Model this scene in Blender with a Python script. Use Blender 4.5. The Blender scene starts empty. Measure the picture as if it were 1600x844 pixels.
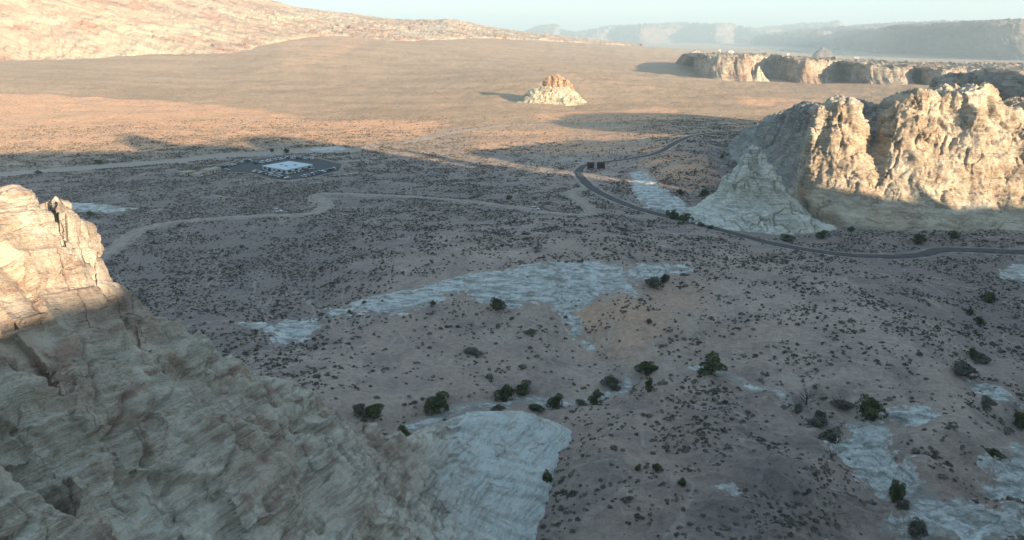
import bpy, math, random
import numpy as np
from mathutils import Vector

# ------------------------------------------------------------------ camera, sky, sun, exposure
SC = bpy.context.scene
COL = SC.collection
CAMZ = 100.0
PITCH = math.radians(16.3)
F = 1256.0                                   # focal length in photo pixels (1600 wide)
SUN_EL = math.radians(11.0)
SUN_AZ = math.radians(40.0)                  # shadows fall towards (-sin, cos)
DX, DY = -math.sin(SUN_AZ), math.cos(SUN_AZ) # shadow direction on the ground

cd = bpy.data.cameras.new('camera')
cam = bpy.data.objects.new('camera', cd)
COL.objects.link(cam)
cam.location = (0, 0, CAMZ)
cam.rotation_euler = (math.radians(90) - PITCH, 0, 0)
cd.sensor_width = 36.0
cd.lens = 36.0 * F / 1600.0
cd.clip_start = 0.5
cd.clip_end = 90000
SC.camera = cam

W = bpy.data.worlds.new('World')
SC.world = W
W.use_nodes = True
nt = W.node_tree
for n in list(nt.nodes):
    nt.nodes.remove(n)
sky = nt.nodes.new('ShaderNodeTexSky')
sky.sky_type = 'NISHITA'
sky.sun_disc = False
sky.sun_elevation = SUN_EL
sky.sun_rotation = math.pi - SUN_AZ
sky.altitude = 1300
sky.air_density = 1.0
sky.dust_density = 1.2
sky.ozone_density = 1.3
bg = nt.nodes.new('ShaderNodeBackground')
bg.inputs[1].default_value = 0.15
wo = nt.nodes.new('ShaderNodeOutputWorld')
gm = nt.nodes.new('ShaderNodeGamma'); gm.inputs[1].default_value = 0.50
tn = nt.nodes.new('ShaderNodeMix'); tn.data_type = 'RGBA'; tn.blend_type = 'MULTIPLY'; tn.inputs[0].default_value = 1.0
tn.inputs[7].default_value = (0.78, 0.93, 0.99, 1)
nt.links.new(sky.outputs[0], gm.inputs[0]); nt.links.new(gm.outputs[0], tn.inputs[6])
nt.links.new(tn.outputs[2], bg.inputs[0])
nt.links.new(bg.outputs[0], wo.inputs[0])

sd = bpy.data.lights.new('sun', 'SUN')
sun = bpy.data.objects.new('sun', sd)
COL.objects.link(sun)
sd.energy = 5.0
sd.angle = math.radians(0.5)
sd.color = (1.0, 0.76, 0.52)
sun.rotation_euler = Vector((DX * math.cos(SUN_EL), DY * math.cos(SUN_EL), -math.sin(SUN_EL))).to_track_quat('-Z', 'Y').to_euler()
sun.location = (0, 0, 500)

SC.view_settings.view_transform = 'Standard'
SC.view_settings.look = 'None'
SC.view_settings.gamma = 1.0
SC.view_settings.use_curve_mapping = False
SC.view_settings.exposure = 2.0
SC.render.engine = 'CYCLES'
SC.cycles.use_denoising = True
SC.cycles.max_bounces = 4
SC.cycles.diffuse_bounces = 2
SC.cycles.volume_bounces = 0
SC.cycles.transparent_max_bounces = 4
HAZE_DENSITY = 0.0001

random.seed(5)
rng = np.random.default_rng(7)

# ------------------------------------------------------------------ numeric helpers
CP, SP = math.cos(PITCH), math.sin(PITCH)

def Wp(px, py, d):
    """world point seen at photo pixel px,py, at forward distance d metres"""
    k = d / (F * CP + (422 - py) * SP)
    return np.array([(px - 800) * k, d, CAMZ + (-F * SP + (422 - py) * CP) * k])

def proj(x, y, z):
    cz = z - CAMZ
    f = y * CP - cz * SP
    u = y * SP + cz * CP
    return 800 + F * x / f, 422 - F * u / f

_pr = np.random.default_rng(11)
PERM = _pr.permutation(256)
PERM = np.concatenate([PERM, PERM, PERM]).astype(np.int32)
GR = _pr.normal(size=(256, 3))
GR /= np.linalg.norm(GR, axis=1)[:, None]
GR = (GR * 1.6).astype(np.float32)

RJ = np.random.default_rng(12).random((256, 3)).astype(np.float32)

def perlin(x, y, z):
    x = np.asarray(x, np.float64); y = np.asarray(y, np.float64); z = np.asarray(z, np.float64)
    x, y, z = np.broadcast_arrays(x, y, z)
    fx = np.floor(x); fy = np.floor(y); fz = np.floor(z)
    xi = fx.astype(np.int64) & 255; yi = fy.astype(np.int64) & 255; zi = fz.astype(np.int64) & 255
    x = (x - fx).astype(np.float32); y = (y - fy).astype(np.float32); z = (z - fz).astype(np.float32)
    u = x * x * x * (x * (x * 6 - 15) + 10); v = y * y * y * (y * (y * 6 - 15) + 10); w = z * z * z * (z * (z * 6 - 15) + 10)
    def g(i, j, k):
        h = PERM[PERM[PERM[xi + i] + yi + j] + zi + k]
        q = GR[h]
        return q[..., 0] * (x - i) + q[..., 1] * (y - j) + q[..., 2] * (z - k)
    a = g(0, 0, 0); a += u * (g(1, 0, 0) - a)
    b = g(0, 1, 0); b += u * (g(1, 1, 0) - b)
    a += v * (b - a)
    c = g(0, 0, 1); c += u * (g(1, 0, 1) - c)
    b = g(0, 1, 1); b += u * (g(1, 1, 1) - b)
    c += v * (b - c)
    return a + w * (c - a)

def fbm(x, y, z, oct=4, gain=0.5, lac=2.03, mode=0):
    s = 0; a = 1.0; t = 0; f = 1.0
    for i in range(oct):
        p = perlin(x * f + 17.3 * i, y * f - 9.1 * i, z * f + 5.7 * i)
        if mode == 1: p = np.abs(p) * 2 - 0.5        # billow
        if mode == 2: p = 0.5 - np.abs(p) * 2        # ridged
        s = s + a * p; t += a; a *= gain; f *= lac
    return s / t

def smooth(a, b, x):
    t = np.clip((x - a) / (b - a), 0, 1)
    return t * t * (3 - 2 * t)

class TPS:
    def __init__(s, P, V, lam=0.002):
        s.P = np.array(P, float); n = len(P)
        D = np.linalg.norm(s.P[:, None] - s.P[None], axis=2)
        K = s.k(D) + lam * np.eye(n)
        A = np.zeros((n + 3, n + 3)); A[:n, :n] = K
        Q = np.concatenate([np.ones((n, 1)), s.P], 1); A[:n, n:] = Q; A[n:, :n] = Q.T
        s.c = np.linalg.solve(A, np.concatenate([np.array(V, float), np.zeros(3)]))
    @staticmethod
    def k(r):
        return r * r * np.log(r + 1e-9)
    def __call__(s, a, b):
        a = np.asarray(a, float); sh = a.shape; a = a.ravel(); b = np.asarray(b, float).ravel()
        n = len(s.P); out = s.c[n] + s.c[n + 1] * a + s.c[n + 2] * b
        for i in range(n):
            r2 = (a - s.P[i, 0]) ** 2 + (b - s.P[i, 1]) ** 2 + 1e-12
            out += s.c[i] * 0.5 * r2 * np.log(r2)
        return out.reshape(sh)

def fast_ctrl(P, V, lam, alims, blims, na=220, nb=300):
    """TPS baked to a table with bilinear lookup"""
    t = TPS(P, V, lam)
    A = np.linspace(*alims, na); B = np.linspace(*blims, nb)
    T = t(*np.meshgrid(A, B, indexing='ij'))
    def f(a, b):
        ia = np.clip((a - alims[0]) / (alims[1] - alims[0]) * (na - 1), 0, na - 1.001)
        ib = np.clip((b - blims[0]) / (blims[1] - blims[0]) * (nb - 1), 0, nb - 1.001)
        i = ia.astype(int); j = ib.astype(int); u = ia - i; v = ib - j
        u = u * u * (3 - 2 * u) * 0.0 + u
        return (T[i, j] * (1 - u) * (1 - v) + T[i + 1, j] * u * (1 - v) + T[i, j + 1] * (1 - u) * v + T[i + 1, j + 1] * u * v)
    return f

def ab(x, y):
    x = np.asarray(x, float); y = np.asarray(y, float)
    return np.arctan2(x, y) * 3.0, 0.5 * np.log(x * x + y * y + 1e-6)

# ------------------------------------------------------------------ ground heights: (px, py, z)
GC = [
 (850,844,3),(1000,844,6),(1180,844,9),(1400,844,1),(1600,844,4),(1250,800,10),(1500,810,0),
 (880,760,5),(950,690,8),(1080,690,10),(1100,750,11),(1260,745,7),(1330,700,0),(1380,800,0),(1450,730,6),(1480,690,6),(1570,740,-1),
 (950,610,-2),(1060,600,1),(1150,610,0),(1180,650,3),(1280,650,-1),(1350,680,-2),(1420,640,0),(1520,610,-1),(1600,650,-2),(1580,600,3),
 (1480,580,5),(1400,560,6),(1300,560,4),(1240,600,2),
 (690,640,-2),(850,625,-3),(975,598,-3),(760,600,0),(600,640,0),(500,600,3),
 (700,560,2),(850,545,2),(600,520,2),(760,492,2),(890,485,2),(915,530,-1),(1000,468,6),
 (600,465,5),(690,445,7),(750,425,12),(860,408,14),(960,408,14),(1020,410,11),(1075,412,9),(1050,450,6),(980,500,6),(1050,530,4),(1120,500,4),
 (400,400,4),(300,400,3),(600,350,7),(450,330,3),(800,365,8),(1000,375,7),(1150,420,7),(1220,470,7),(1350,450,5),(1450,470,2),(1550,500,-3),(1600,440,-1),
 (400,500,2),(460,520,1),(250,330,0),(500,560,2),
 (100,290,0),(300,290,0),(450,262,0),(700,280,0),(900,268,2),(1010,240,8),(1060,236,13),(1110,252,12),(1150,270,6),(1060,290,6),(1000,290,4),(1050,328,3),(1200,385,2),(1300,385,3),(1500,392,3),(1600,390,4),
 (0,250,-2),(300,240,-2),(0,180,6),(300,170,5),(600,170,2),(900,175,0),(1200,180,0),(1300,170,0),(0,110,34),(300,105,28),(1150,140,0),(1100,88,0),(1400,130,0),(1600,130,0),
]
PP = []; VV = []
for px, py, z in GC:
    k = (z - CAMZ) / (-F * SP + (422 - py) * CP)
    X = (px - 800) * k; Y = (F * CP + (422 - py) * SP) * k
    a_, b_ = ab(X, Y); PP.append((a_, b_)); VV.append(z)
# far and outer anchors, (x, y, z)
for px, py, d in [(0,95,2050),(130,92,2100),(250,84,2250),(370,82,2350),(440,62,2700),(520,54,3000),(620,62,3000),(680,60,3200),(760,58,3600),(850,62,3900),(930,67,4300),(1000,71,4800),
                  (600,110,1950),(600,90,2300),(600,75,2550),(450,90,2150),(850,80,3000),(850,95,2450),(850,115,1750)]:
    p_ = Wp(px, py, d); a_, b_ = ab(p_[0], p_[1]); PP.append((a_, b_)); VV.append(p_[2] - (4 if d > 2600 else 0))
for X, Y, z in [(-2600,4200,110),(-900,4500,110),(-300,5500,90),(2000,4500,-45),(3300,4500,-45),(-4000,9000,60),(0,9000,-20),(5000,9000,-50),
                (800,2300,-8),(1400,2300,-20),(2000,2600,-30),(-900,1200,20),(-700,500,10),(1200,900,0),(900,400,8),(-260,160,0),(-400,230,0),(220,120,4),(330,200,6),(-60,115,0),(0,115,2),(60,115,6)]:
    a_, b_ = ab(X, Y); PP.append((a_, b_)); VV.append(z)
BL = (math.log(112.0), math.log(10000.0))
_G0 = fast_ctrl(PP, VV, 0.004, (-3.3, 3.3), BL, 260, 420)

def G0(x, y):
    a, b = ab(x, y)
    return _G0(np.clip(a, -3.3, 3.3), np.clip(b, *BL))

def gp(px, py):
    """ground point under a photo pixel"""
    z = 0.0
    for i in range(40):
        k = (z - CAMZ) / (-F * SP + (422 - py) * CP)
        X = (px - 800) * k; Y = (F * CP + (422 - py) * SP) * k
        z = z + 0.5 * (float(G0(X, Y)) - z)
    return np.array([X, Y])

# ------------------------------------------------------------------ ground features
def catmull(P, n=12):
    P = np.array(P, float); Q = np.concatenate([[2 * P[0] - P[1]], P, [2 * P[-1] - P[-2]]]); out = []
    for i in range(1, len(Q) - 2):
        for t in np.linspace(0, 1, n, endpoint=False):
            a, b, c, d = Q[i - 1], Q[i], Q[i + 1], Q[i + 2]
            out.append(0.5 * ((2 * b) + (c - a) * t + (2 * a - 5 * b + 4 * c - d) * t * t + (-a + 3 * b - 3 * c + d) * t ** 3))
    out.append(P[-1])
    return np.array(out)

def gline(pts, n=10):
    return catmull([gp(*p) for p in pts], n)

PAVED = gline([(1760,398),(1680,395),(1600,394),(1520,391),(1470,391),(1440,398),(1380,401),(1300,396),(1200,379),(1120,358),(1050,340),(985,322),(935,300),(912,282),(905,266),(925,256),(985,248),(1030,238),(1058,222),(1085,212),(1150,206),(1260,202)])
DIRT = gline([(60,440),(130,412),(178,390),(215,362),(270,348),(340,342),(430,337),(480,335),(503,328),(508,318),(492,308),(510,303),(580,305),(660,309),(730,315),(800,324),(850,332),(900,336),(925,332),(912,318),(892,305),(902,298),(916,294)])
WASH = gline([(-200,285),(-60,277),(40,268),(150,261),(250,252),(330,244),(400,240),(470,236),(540,234)], 6)
TRACK = gline([(330,278),(400,280),(470,280),(540,272),(620,262),(700,262),(780,252),(900,250),(925,253)], 6)
SPUR = gline([(545,234),(640,222),(720,205),(800,196),(900,194),(1050,196),(1160,192)], 6)
CREEK = gline([(600,690),(640,668),(670,655),(700,640),(740,632),(780,627),(825,618),(865,628),(905,624),(945,612),(975,600),(985,585)], 6)
CREEK2 = gline([(1080,575),(1110,580),(1150,590),(1170,602),(1210,610),(1240,640),(1300,655),(1340,668)], 6)
TRAILS = [gline(t, 5) for t in [[(600,480),(640,540),(700,590),(740,610)],[(735,480),(745,510),(760,540)],[(700,540),(800,560),(900,590),(940,600)],[(820,505),(870,540),(900,580)],
          [(830,790),(880,740),(960,720),(1000,700),(1010,690)],[(960,600),(990,640),(1005,690),(985,740)],[(1480,560),(1500,600),(1560,640),(1600,690)],
          [(1010,470),(1050,490),(1100,530),(1130,545)],[(1300,760),(1345,770),(1345,730)]]]

def worley(x, y, z, seed=0):
    """nearest-cell data: F1, F2-F1, three random values and the offset from the cell point"""
    x = x.astype(np.float32); y = y.astype(np.float32); z = z.astype(np.float32)
    ix = np.floor(x).astype(np.int64); iy = np.floor(y).astype(np.int64); iz = np.floor(z).astype(np.int64)
    f1 = np.full(x.shape, 9.0, np.float32); f2 = f1.copy(); ox = np.zeros_like(f1); oy = ox.copy(); oz = ox.copy(); hid = np.zeros(x.shape, np.int32)
    for i in (-1, 0, 1):
        for j in (-1, 0, 1):
            for k in (-1, 0, 1):
                h = PERM[PERM[PERM[(ix + i + seed) & 255] + ((iy + j) & 255)] + ((iz + k) & 255)]
                dx = x - (ix + i) - RJ[h, 0]; dy = y - (iy + j) - RJ[h, 1]; dz = z - (iz + k) - RJ[h, 2]
                d = np.sqrt(dx * dx + dy * dy + dz * dz); c = d < f1
                f2 = np.where(c, f1, np.minimum(f2, d)); f1 = np.where(c, d, f1)
                ox = np.where(c, dx, ox); oy = np.where(c, dy, oy); oz = np.where(c, dz, oz); hid = np.where(c, h, hid)
    return f1, f2 - f1, RJ[hid], (ox, oy, oz)

def blocks(x, y, z, s, amp, tilt, crack, seed=0):
    """angular jointed blocks with cracks between"""
    wx = 0.35 * fbm(x / s * 1.5 + 5, y / s * 1.5, z / s * 1.5, 3); wy = 0.35 * fbm(x / s * 1.5, y / s * 1.5 + 9, z / s * 1.5, 3)
    f1, e, r, o = worley(x / s + wx, y / s + wy, z / s * 1.25 + wx * .5, seed)
    return amp * (r[..., 0] - .5) * 2 * smooth(0, .06, e) + tilt * s * (o[0] * (r[..., 1] - .5) + o[1] * (r[..., 2] - .5) + o[2] * (r[..., 0] - .5)) - crack * smooth(0.05, 0, e) * (r[..., 1] > .35)

def pdist(x, y, L, cap=60.0):
    out = np.full(x.shape, cap)
    m = (x > L[:, 0].min() - cap) & (x < L[:, 0].max() + cap) & (y > L[:, 1].min() - cap) & (y < L[:, 1].max() + cap)
    xs = x[m]; ys = y[m]
    if xs.size == 0: return out
    best = np.full(xs.shape, cap * cap)
    for i in range(len(L) - 1):
        ax, ay = L[i]; bx, by = L[i + 1]; dx = bx - ax; dy = by - ay; q = dx * dx + dy * dy + 1e-9
        t = np.clip(((xs - ax) * dx + (ys - ay) * dy) / q, 0, 1)
        best = np.minimum(best, (xs - ax - t * dx) ** 2 + (ys - ay - t * dy) ** 2)
    out[m] = np.sqrt(best)
    return out

def psdf(x, y, L, cap=25.0):
    """signed distance, + inside"""
    L = np.array(L)
    d = pdist(x, y, np.concatenate([L, L[:1]]), cap)
    ins = np.zeros(x.shape, bool)
    m = (x > L[:, 0].min()) & (x < L[:, 0].max()) & (y > L[:, 1].min()) & (y < L[:, 1].max())
    xs = x[m]; ys = y[m]; r = np.zeros(xs.shape, bool)
    for i in range(len(L)):
        ax, ay = L[i]; bx, by = L[i - 1]
        c = (ay > ys) != (by > ys)
        r ^= c & (xs < (bx - ax) * (ys - ay) / (by - ay + 1e-12) + ax)
    ins[m] = r
    return np.where(ins, d, -d)

WHITE = [[gp(*p) for p in poly] for poly in [
 [(540,478),(580,462),(640,455),(690,440),(720,432),(760,425),(850,412),(930,408),(975,418),(985,440),(1005,466),(975,455),(940,460),(925,478),(900,482),(880,488),(790,484),(745,470),(700,462),(680,477),(640,490),(600,494),(560,489)],
 [(850,478),(900,472),(903,500),(925,542),(905,536),(880,505)],
 [(970,425),(1000,410),(1075,410),(1082,422),(1030,430),(990,445)],
 [(415,515),(440,498),(480,495),(507,510),(470,534),(430,535)],
 [(505,485),(550,478),(545,492),(510,497)],
 [(370,505),(420,505),(430,512),(390,512)],
 [(980,270),(1005,268),(1042,300),(1080,325),(1140,345),(1100,352),(1050,332),(1010,325),(990,300)],
 [(1285,705),(1330,666),(1382,664),(1388,690),(1420,720),(1460,760),(1510,790),(1600,798),(1640,844),(1380,860),(1400,800),(1370,765),(1330,735)],
 [(1545,720),(1600,696),(1700,720),(1700,800),(1560,780),(1530,755)],
 [(1395,645),(1425,632),(1460,632),(1478,655),(1440,664),(1375,655)],
 [(1510,598),(1540,600),(1600,640),(1640,660),(1540,632)],
 [(1120,763),(1145,756),(1164,766),(1140,776)],
 [(75,316),(140,318),(215,328),(170,334),(110,330)],
 [(480,232),(530,228),(545,232),(500,238)],
 [(1565,415),(1600,410),(1650,425),(1600,440),(1565,435)],
 [(1280,825),(1310,820),(1330,850),(1290,860)],
]]
RED = [([gp(*p) for p in poly], s) for poly, s in [
 ([(-200,146),(60,148),(200,155),(400,170),(500,190),(640,186),(700,192),(650,216),(500,228),(350,217),(250,236),(-200,240)], 0.75),
 ([(905,490),(960,478),(1040,490),(1065,520),(1000,552),(930,548)], 0.45),
 ([(990,250),(1040,235),(1130,260),(1145,292),(1090,302),(1030,282)], 0.55),
 ([(735,207),(900,197),(1050,199),(1060,236),(960,242),(740,232)], 0.5),
 ([(1150,150),(1290,156),(1280,172),(1160,165)], 0.6),
 ([(830,176),(1050,170),(1060,186),(850,192)], 0.7),
 ([(430,62),(600,62),(620,78),(440,84)], 0.4),
 ([(1020,440),(1100,440),(1240,510),(1120,545),(1040,470)], 0.3),
 ([(1060,760),(1120,770),(1110,800),(1060,790)], 0.35),
]]
LOT = [gp(*p) for p in [(338,263),(372,254),(440,246),(482,246),(534,257),(530,266),(486,276),(450,281),(425,279),(392,271),(340,270)]]
LOTZ = 0.4

def roadmask(x, y):
    m = np.maximum(1 - smooth(4, 14, pdist(x, y, PAVED)), 1 - smooth(4, 12, pdist(x, y, DIRT)))
    s = psdf(x, y, LOT)
    return m, smooth(-12, 0, s)

def rockpull(x, y):
    return 0

def G(x, y, fine=True):
    x = np.asarray(x, float); y = np.asarray(y, float)
    z = G0(x, y)
    r = np.sqrt(x * x + y * y)
    n = 1.5 * fbm(x / 55, y / 55, x * 0, 3) + 0.30 * fbm(x / 9, y / 9, x * 0 + 3, 3)
    # gullied hummocks in the near right corner
    near = smooth(300, 190, r) * smooth(0, 60, x + 10)
    n = n + near * 4.5 * fbm(x / 26 + 4, y / 26, x * 0 + 9, 4, 0.45, mode=2)
    # rough bed of the pale ledge
    far = smooth(700, 1600, r)
    n = n * (1 + 1.5 * far)
    m, lot = roadmask(x, y)
    n = n * (1 - 0.9 * m)
    z = z + n
    z = z * (1 - lot) + LOTZ * lot
    cr = pdist(x, y, CREEK); z = z - 1.2 * (1 - smooth(2, 7, cr))
    ws = pdist(x, y, WASH); z = z - 0.8 * (1 - smooth(12, 20, ws))
    return z

# ------------------------------------------------------------------ materials
def new_mat(name):
    m = bpy.data.materials.new(name); m.use_nodes = True
    t = m.node_tree
    for n in list(t.nodes): t.nodes.remove(n)
    o = t.nodes.new('ShaderNodeOutputMaterial'); b = t.nodes.new('ShaderNodeBsdfPrincipled')
    t.links.new(b.outputs[0], o.inputs[0])
    b.inputs['Roughness'].default_value = 0.9
    b.inputs['Specular IOR Level'].default_value = 0.15
    return m, t, b

class NB:
    def __init__(s, t): s.t = t
    def n(s, k, **kw):
        q = s.t.nodes.new(k)
        for a, v in kw.items(): setattr(q, a, v)
        return q
    def lk(s, a, b): s.t.links.new(a, b)
    def val(s, sock, v):
        if hasattr(v, 'links') or isinstance(v, bpy.types.NodeSocket): s.lk(v, sock)
        else: sock.default_value = v
    def math(s, op, a, b=0.0, c=None):
        q = s.n('ShaderNodeMath', operation=op); s.val(q.inputs[0], a); s.val(q.inputs[1], b)
        if c is not None: s.val(q.inputs[2], c)
        return q.outputs[0]
    def pos(s):
        return s.n('ShaderNodeNewGeometry').outputs['Position']
    def mapv(s, v, scale=(1, 1, 1), loc=(0, 0, 0), rot=(0, 0, 0)):
        q = s.n('ShaderNodeMapping'); s.lk(v, q.inputs[0]); q.inputs['Scale'].default_value = scale; q.inputs['Location'].default_value = loc; q.inputs['Rotation'].default_value = rot
        return q.outputs[0]
    def noise(s, v, scale, detail=4, rough=0.5, dist=0.0):
        q = s.n('ShaderNodeTexNoise'); s.lk(v, q.inputs['Vector']); q.inputs['Scale'].default_value = scale
        q.inputs['Detail'].default_value = detail; q.inputs['Roughness'].default_value = rough; q.inputs['Distortion'].default_value = dist
        return q.outputs[0]
    def voro(s, v, scale, feature='F1'):
        q = s.n('ShaderNodeTexVoronoi', feature=feature); s.lk(v, q.inputs['Vector']); q.inputs['Scale'].default_value = scale
        return q.outputs['Distance'], q
    def ss(s, v, a, b, lo=0.0, hi=1.0):
        q = s.n('ShaderNodeMapRange', interpolation_type='SMOOTHSTEP'); s.val(q.inputs[0], v)
        q.inputs[1].default_value = a; q.inputs[2].default_value = b; q.inputs[3].default_value = lo; q.inputs[4].default_value = hi
        return q.outputs[0]
    def mix(s, f, a, b):
        q = s.n('ShaderNodeMix', data_type='RGBA'); s.val(q.inputs[0], f)
        for sock, v in ((q.inputs[6], a), (q.inputs[7], b)):
            if isinstance(v, tuple): sock.default_value = (*v, 1.0)
            else: s.lk(v, sock)
        return q.outputs[2]
    def mul(s, a, b):
        q = s.n('ShaderNodeMix', data_type='RGBA', blend_type='MULTIPLY'); q.inputs[0].default_value = 1.0
        s.lk(a, q.inputs[6]); s.lk(b, q.inputs[7]); return q.outputs[2]
    def grey(s, v):
        q = s.n('ShaderNodeCombineColor'); [s.lk(v, q.inputs[i]) for i in range(3)]; return q.outputs[0]
    def attr(s, name):
        return s.n('ShaderNodeAttribute', attribute_name=name).outputs['Fac']
    def bump(s, b, h, dist, strength=1.0, prev=None):
        q = s.n('ShaderNodeBump'); q.inputs['Strength'].default_value = strength; q.inputs['Distance'].default_value = dist
        s.lk(h, q.inputs['Height'])
        if prev is not None: s.lk(prev, q.inputs['Normal'])
        if b is not None: s.lk(q.outputs[0], b.inputs['Normal'])
        return q.outputs[0]

def plain(name, col, rough=0.8, metal=0.0, var=0.0, scale=3.0):
    m, t, b = new_mat(name); k = NB(t)
    b.inputs['Roughness'].default_value = rough; b.inputs['Metallic'].default_value = metal
    if var > 0:
        n = k.noise(k.pos(), scale, 4)
        c = k.mix(k.ss(n, 0.3, 0.7), tuple(c * (1 - var) for c in col), tuple(min(1, c * (1 + var)) for c in col))
        k.lk(c, b.inputs['Base Color'])
    else:
        b.inputs['Base Color'].default_value = (*col, 1)
    return m

def rock_material(name, pale, tan, brown, s=1.0, strata=1.0, tilt=(0.0, 0.0), patch=0.5, crack=1.0, bumpd=1.0, streak=0.5, scrub=0.0, pale_attr=None, warpk=1.0, bedc=1.0, pale_col=(0.53, 0.56, 0.53)):
    m, t, b = new_mat(name); k = NB(t)
    P = k.pos()
    warp = k.n('ShaderNodeVectorMath', operation='ADD')
    nz = k.n('ShaderNodeTexNoise'); k.lk(P, nz.inputs['Vector']); nz.inputs['Scale'].default_value = 0.06 / s; nz.inputs['Detail'].default_value = 3
    vs = k.n('ShaderNodeVectorMath', operation='SCALE'); k.lk(nz.outputs['Color'], vs.inputs[0]); vs.inputs['Scale'].default_value = 7 * s * warpk
    k.lk(P, warp.inputs[0]); k.lk(vs.outputs[0], warp.inputs[1]); Q = warp.outputs[0]
    rot = (0, 0, 0)
    def bedv(V_, sc):
        dt = k.n('ShaderNodeVectorMath', operation='DOT_PRODUCT'); k.lk(V_, dt.inputs[0]); dt.inputs[1].default_value = (tilt[0], tilt[1], 1.0)
        sp = k.n('ShaderNodeSeparateXYZ'); k.lk(V_, sp.inputs[0]); cb_ = k.n('ShaderNodeCombineXYZ')
        k.lk(k.math('MULTIPLY', sp.outputs[0], sc[0]), cb_.inputs[0]); k.lk(k.math('MULTIPLY', sp.outputs[1], sc[1]), cb_.inputs[1]); k.lk(k.math('MULTIPLY', dt.outputs['Value'], sc[2]), cb_.inputs[2])
        return cb_.outputs[0]
    # patches
    n1 = k.noise(Q, 0.045 / s, 8, 0.6, 0.4)
    n2 = k.noise(bedv(Q, (1, 1, 2.5)), 0.11 / s, 6, 0.6, 0.5)
    c = k.mix(k.ss(n1, 0.38, 0.62), pale, tan)
    c = k.mix(k.math('MULTIPLY', k.ss(n2, 0.50, 0.66), patch), c, brown)
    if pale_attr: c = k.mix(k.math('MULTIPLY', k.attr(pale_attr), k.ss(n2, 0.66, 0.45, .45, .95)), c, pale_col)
    # beds
    st = k.noise(bedv(Q, (0.06, 0.06, 1.3)), 0.8 / s * strata, 7, 0.65)
    st2 = k.noise(bedv(Q, (0.12, 0.12, 2.6)), 1.6 / s * strata, 5, 0.6)
    c0 = c
    c = k.mul(c, k.grey(k.ss(st, 0.35, 0.62, 1 - 0.26 * bedc, 1.08)))
    c = k.mul(c, k.grey(k.ss(st2, 0.35, 0.62, 1 - 0.12 * bedc, 1.05)))
    c = k.mix(k.ss(k.noise(bedv(P, (1, 1, 2)), 0.10 / s, 5, 0.6), 0.42, 0.58, 0.1, 1.0), c0, c)
    # run-off streaks down the face
    sk = k.noise(k.mapv(P, (1, 1, 0.06)), 0.5 / s, 5, 0.6)
    c = k.mix(k.math('MULTIPLY', k.ss(sk, 0.55, 0.70), streak * 0.6), c, tuple(0.55 * x for x in tan))
    # joints
    w2 = k.n('ShaderNodeVectorMath', operation='ADD')
    nz2 = k.n('ShaderNodeTexNoise'); k.lk(P, nz2.inputs['Vector']); nz2.inputs['Scale'].default_value = 0.35 / s; nz2.inputs['Detail'].default_value = 5
    vs2 = k.n('ShaderNodeVectorMath', operation='SCALE'); k.lk(nz2.outputs['Color'], vs2.inputs[0]); vs2.inputs['Scale'].default_value = 4 * s
    k.lk(P, w2.inputs[0]); k.lk(vs2.outputs[0], w2.inputs[1])
    d1, _ = k.voro(k.mapv(w2.outputs[0], (1, 1, 0.45), rot=rot), 0.07 / s, 'DISTANCE_TO_EDGE')
    d2, _ = k.voro(bedv(w2.outputs[0], (0.4, 0.4, 1.2)), 0.2 / s, 'DISTANCE_TO_EDGE')
    mask = k.ss(k.noise(P, 0.09 / s, 3), 0.50, 0.64)
    e1 = k.math('MULTIPLY', k.ss(d1, 0.0, 0.022, 1, 0), mask)
    e2 = k.math('MULTIPLY', k.ss(d2, 0.0, 0.03, 0.6, 0), k.ss(k.noise(P, 0.13 / s, 3), 0.52, 0.64))
    e = k.math('MAXIMUM', e1, e2)
    c = k.mix(k.math('MULTIPLY', e, 0.45 * crack), c, tuple(0.35 * x for x in brown))
    fine = k.noise(P, 1.7 / s, 8, 0.7)
    c = k.mul(c, k.grey(k.ss(fine, 0.25, 0.75, 0.82, 1.12)))
    if scrub > 0:
        vd, _ = k.voro(P, 0.16 / s * 1.5)
        sm = k.math('MULTIPLY', k.ss(vd, 0.16, 0.26, 1, 0), k.ss(k.noise(k.mapv(P, (1, 1, 2)), 0.03 / s, 4), 0.50, 0.62))
        c = k.mix(k.math('MULTIPLY', sm, scrub), c, (0.10, 0.09, 0.055))
    k.lk(c, b.inputs['Base Color'])
    n = k.bump(None, k.math('SUBTRACT', 1.0, e), 0.8 * s * crack * bumpd)
    n = k.bump(None, k.math('MULTIPLY', st, k.ss(k.noise(bedv(P, (1, 1, 2)), 0.10 / s, 5, 0.6), 0.42, 0.58, 0.25, 1.0)), 1.9 * s * bumpd * (0.5 + 0.5 * bedc), 0.8, n)
    n = k.bump(None, n2, 2.0 * s * bumpd, 0.6, n)
    n = k.bump(None, st2, 0.5 * s * bumpd, 0.8, n)
    k.bump(b, fine, 0.35 * s * bumpd, 1.0, n)
    return m

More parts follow.
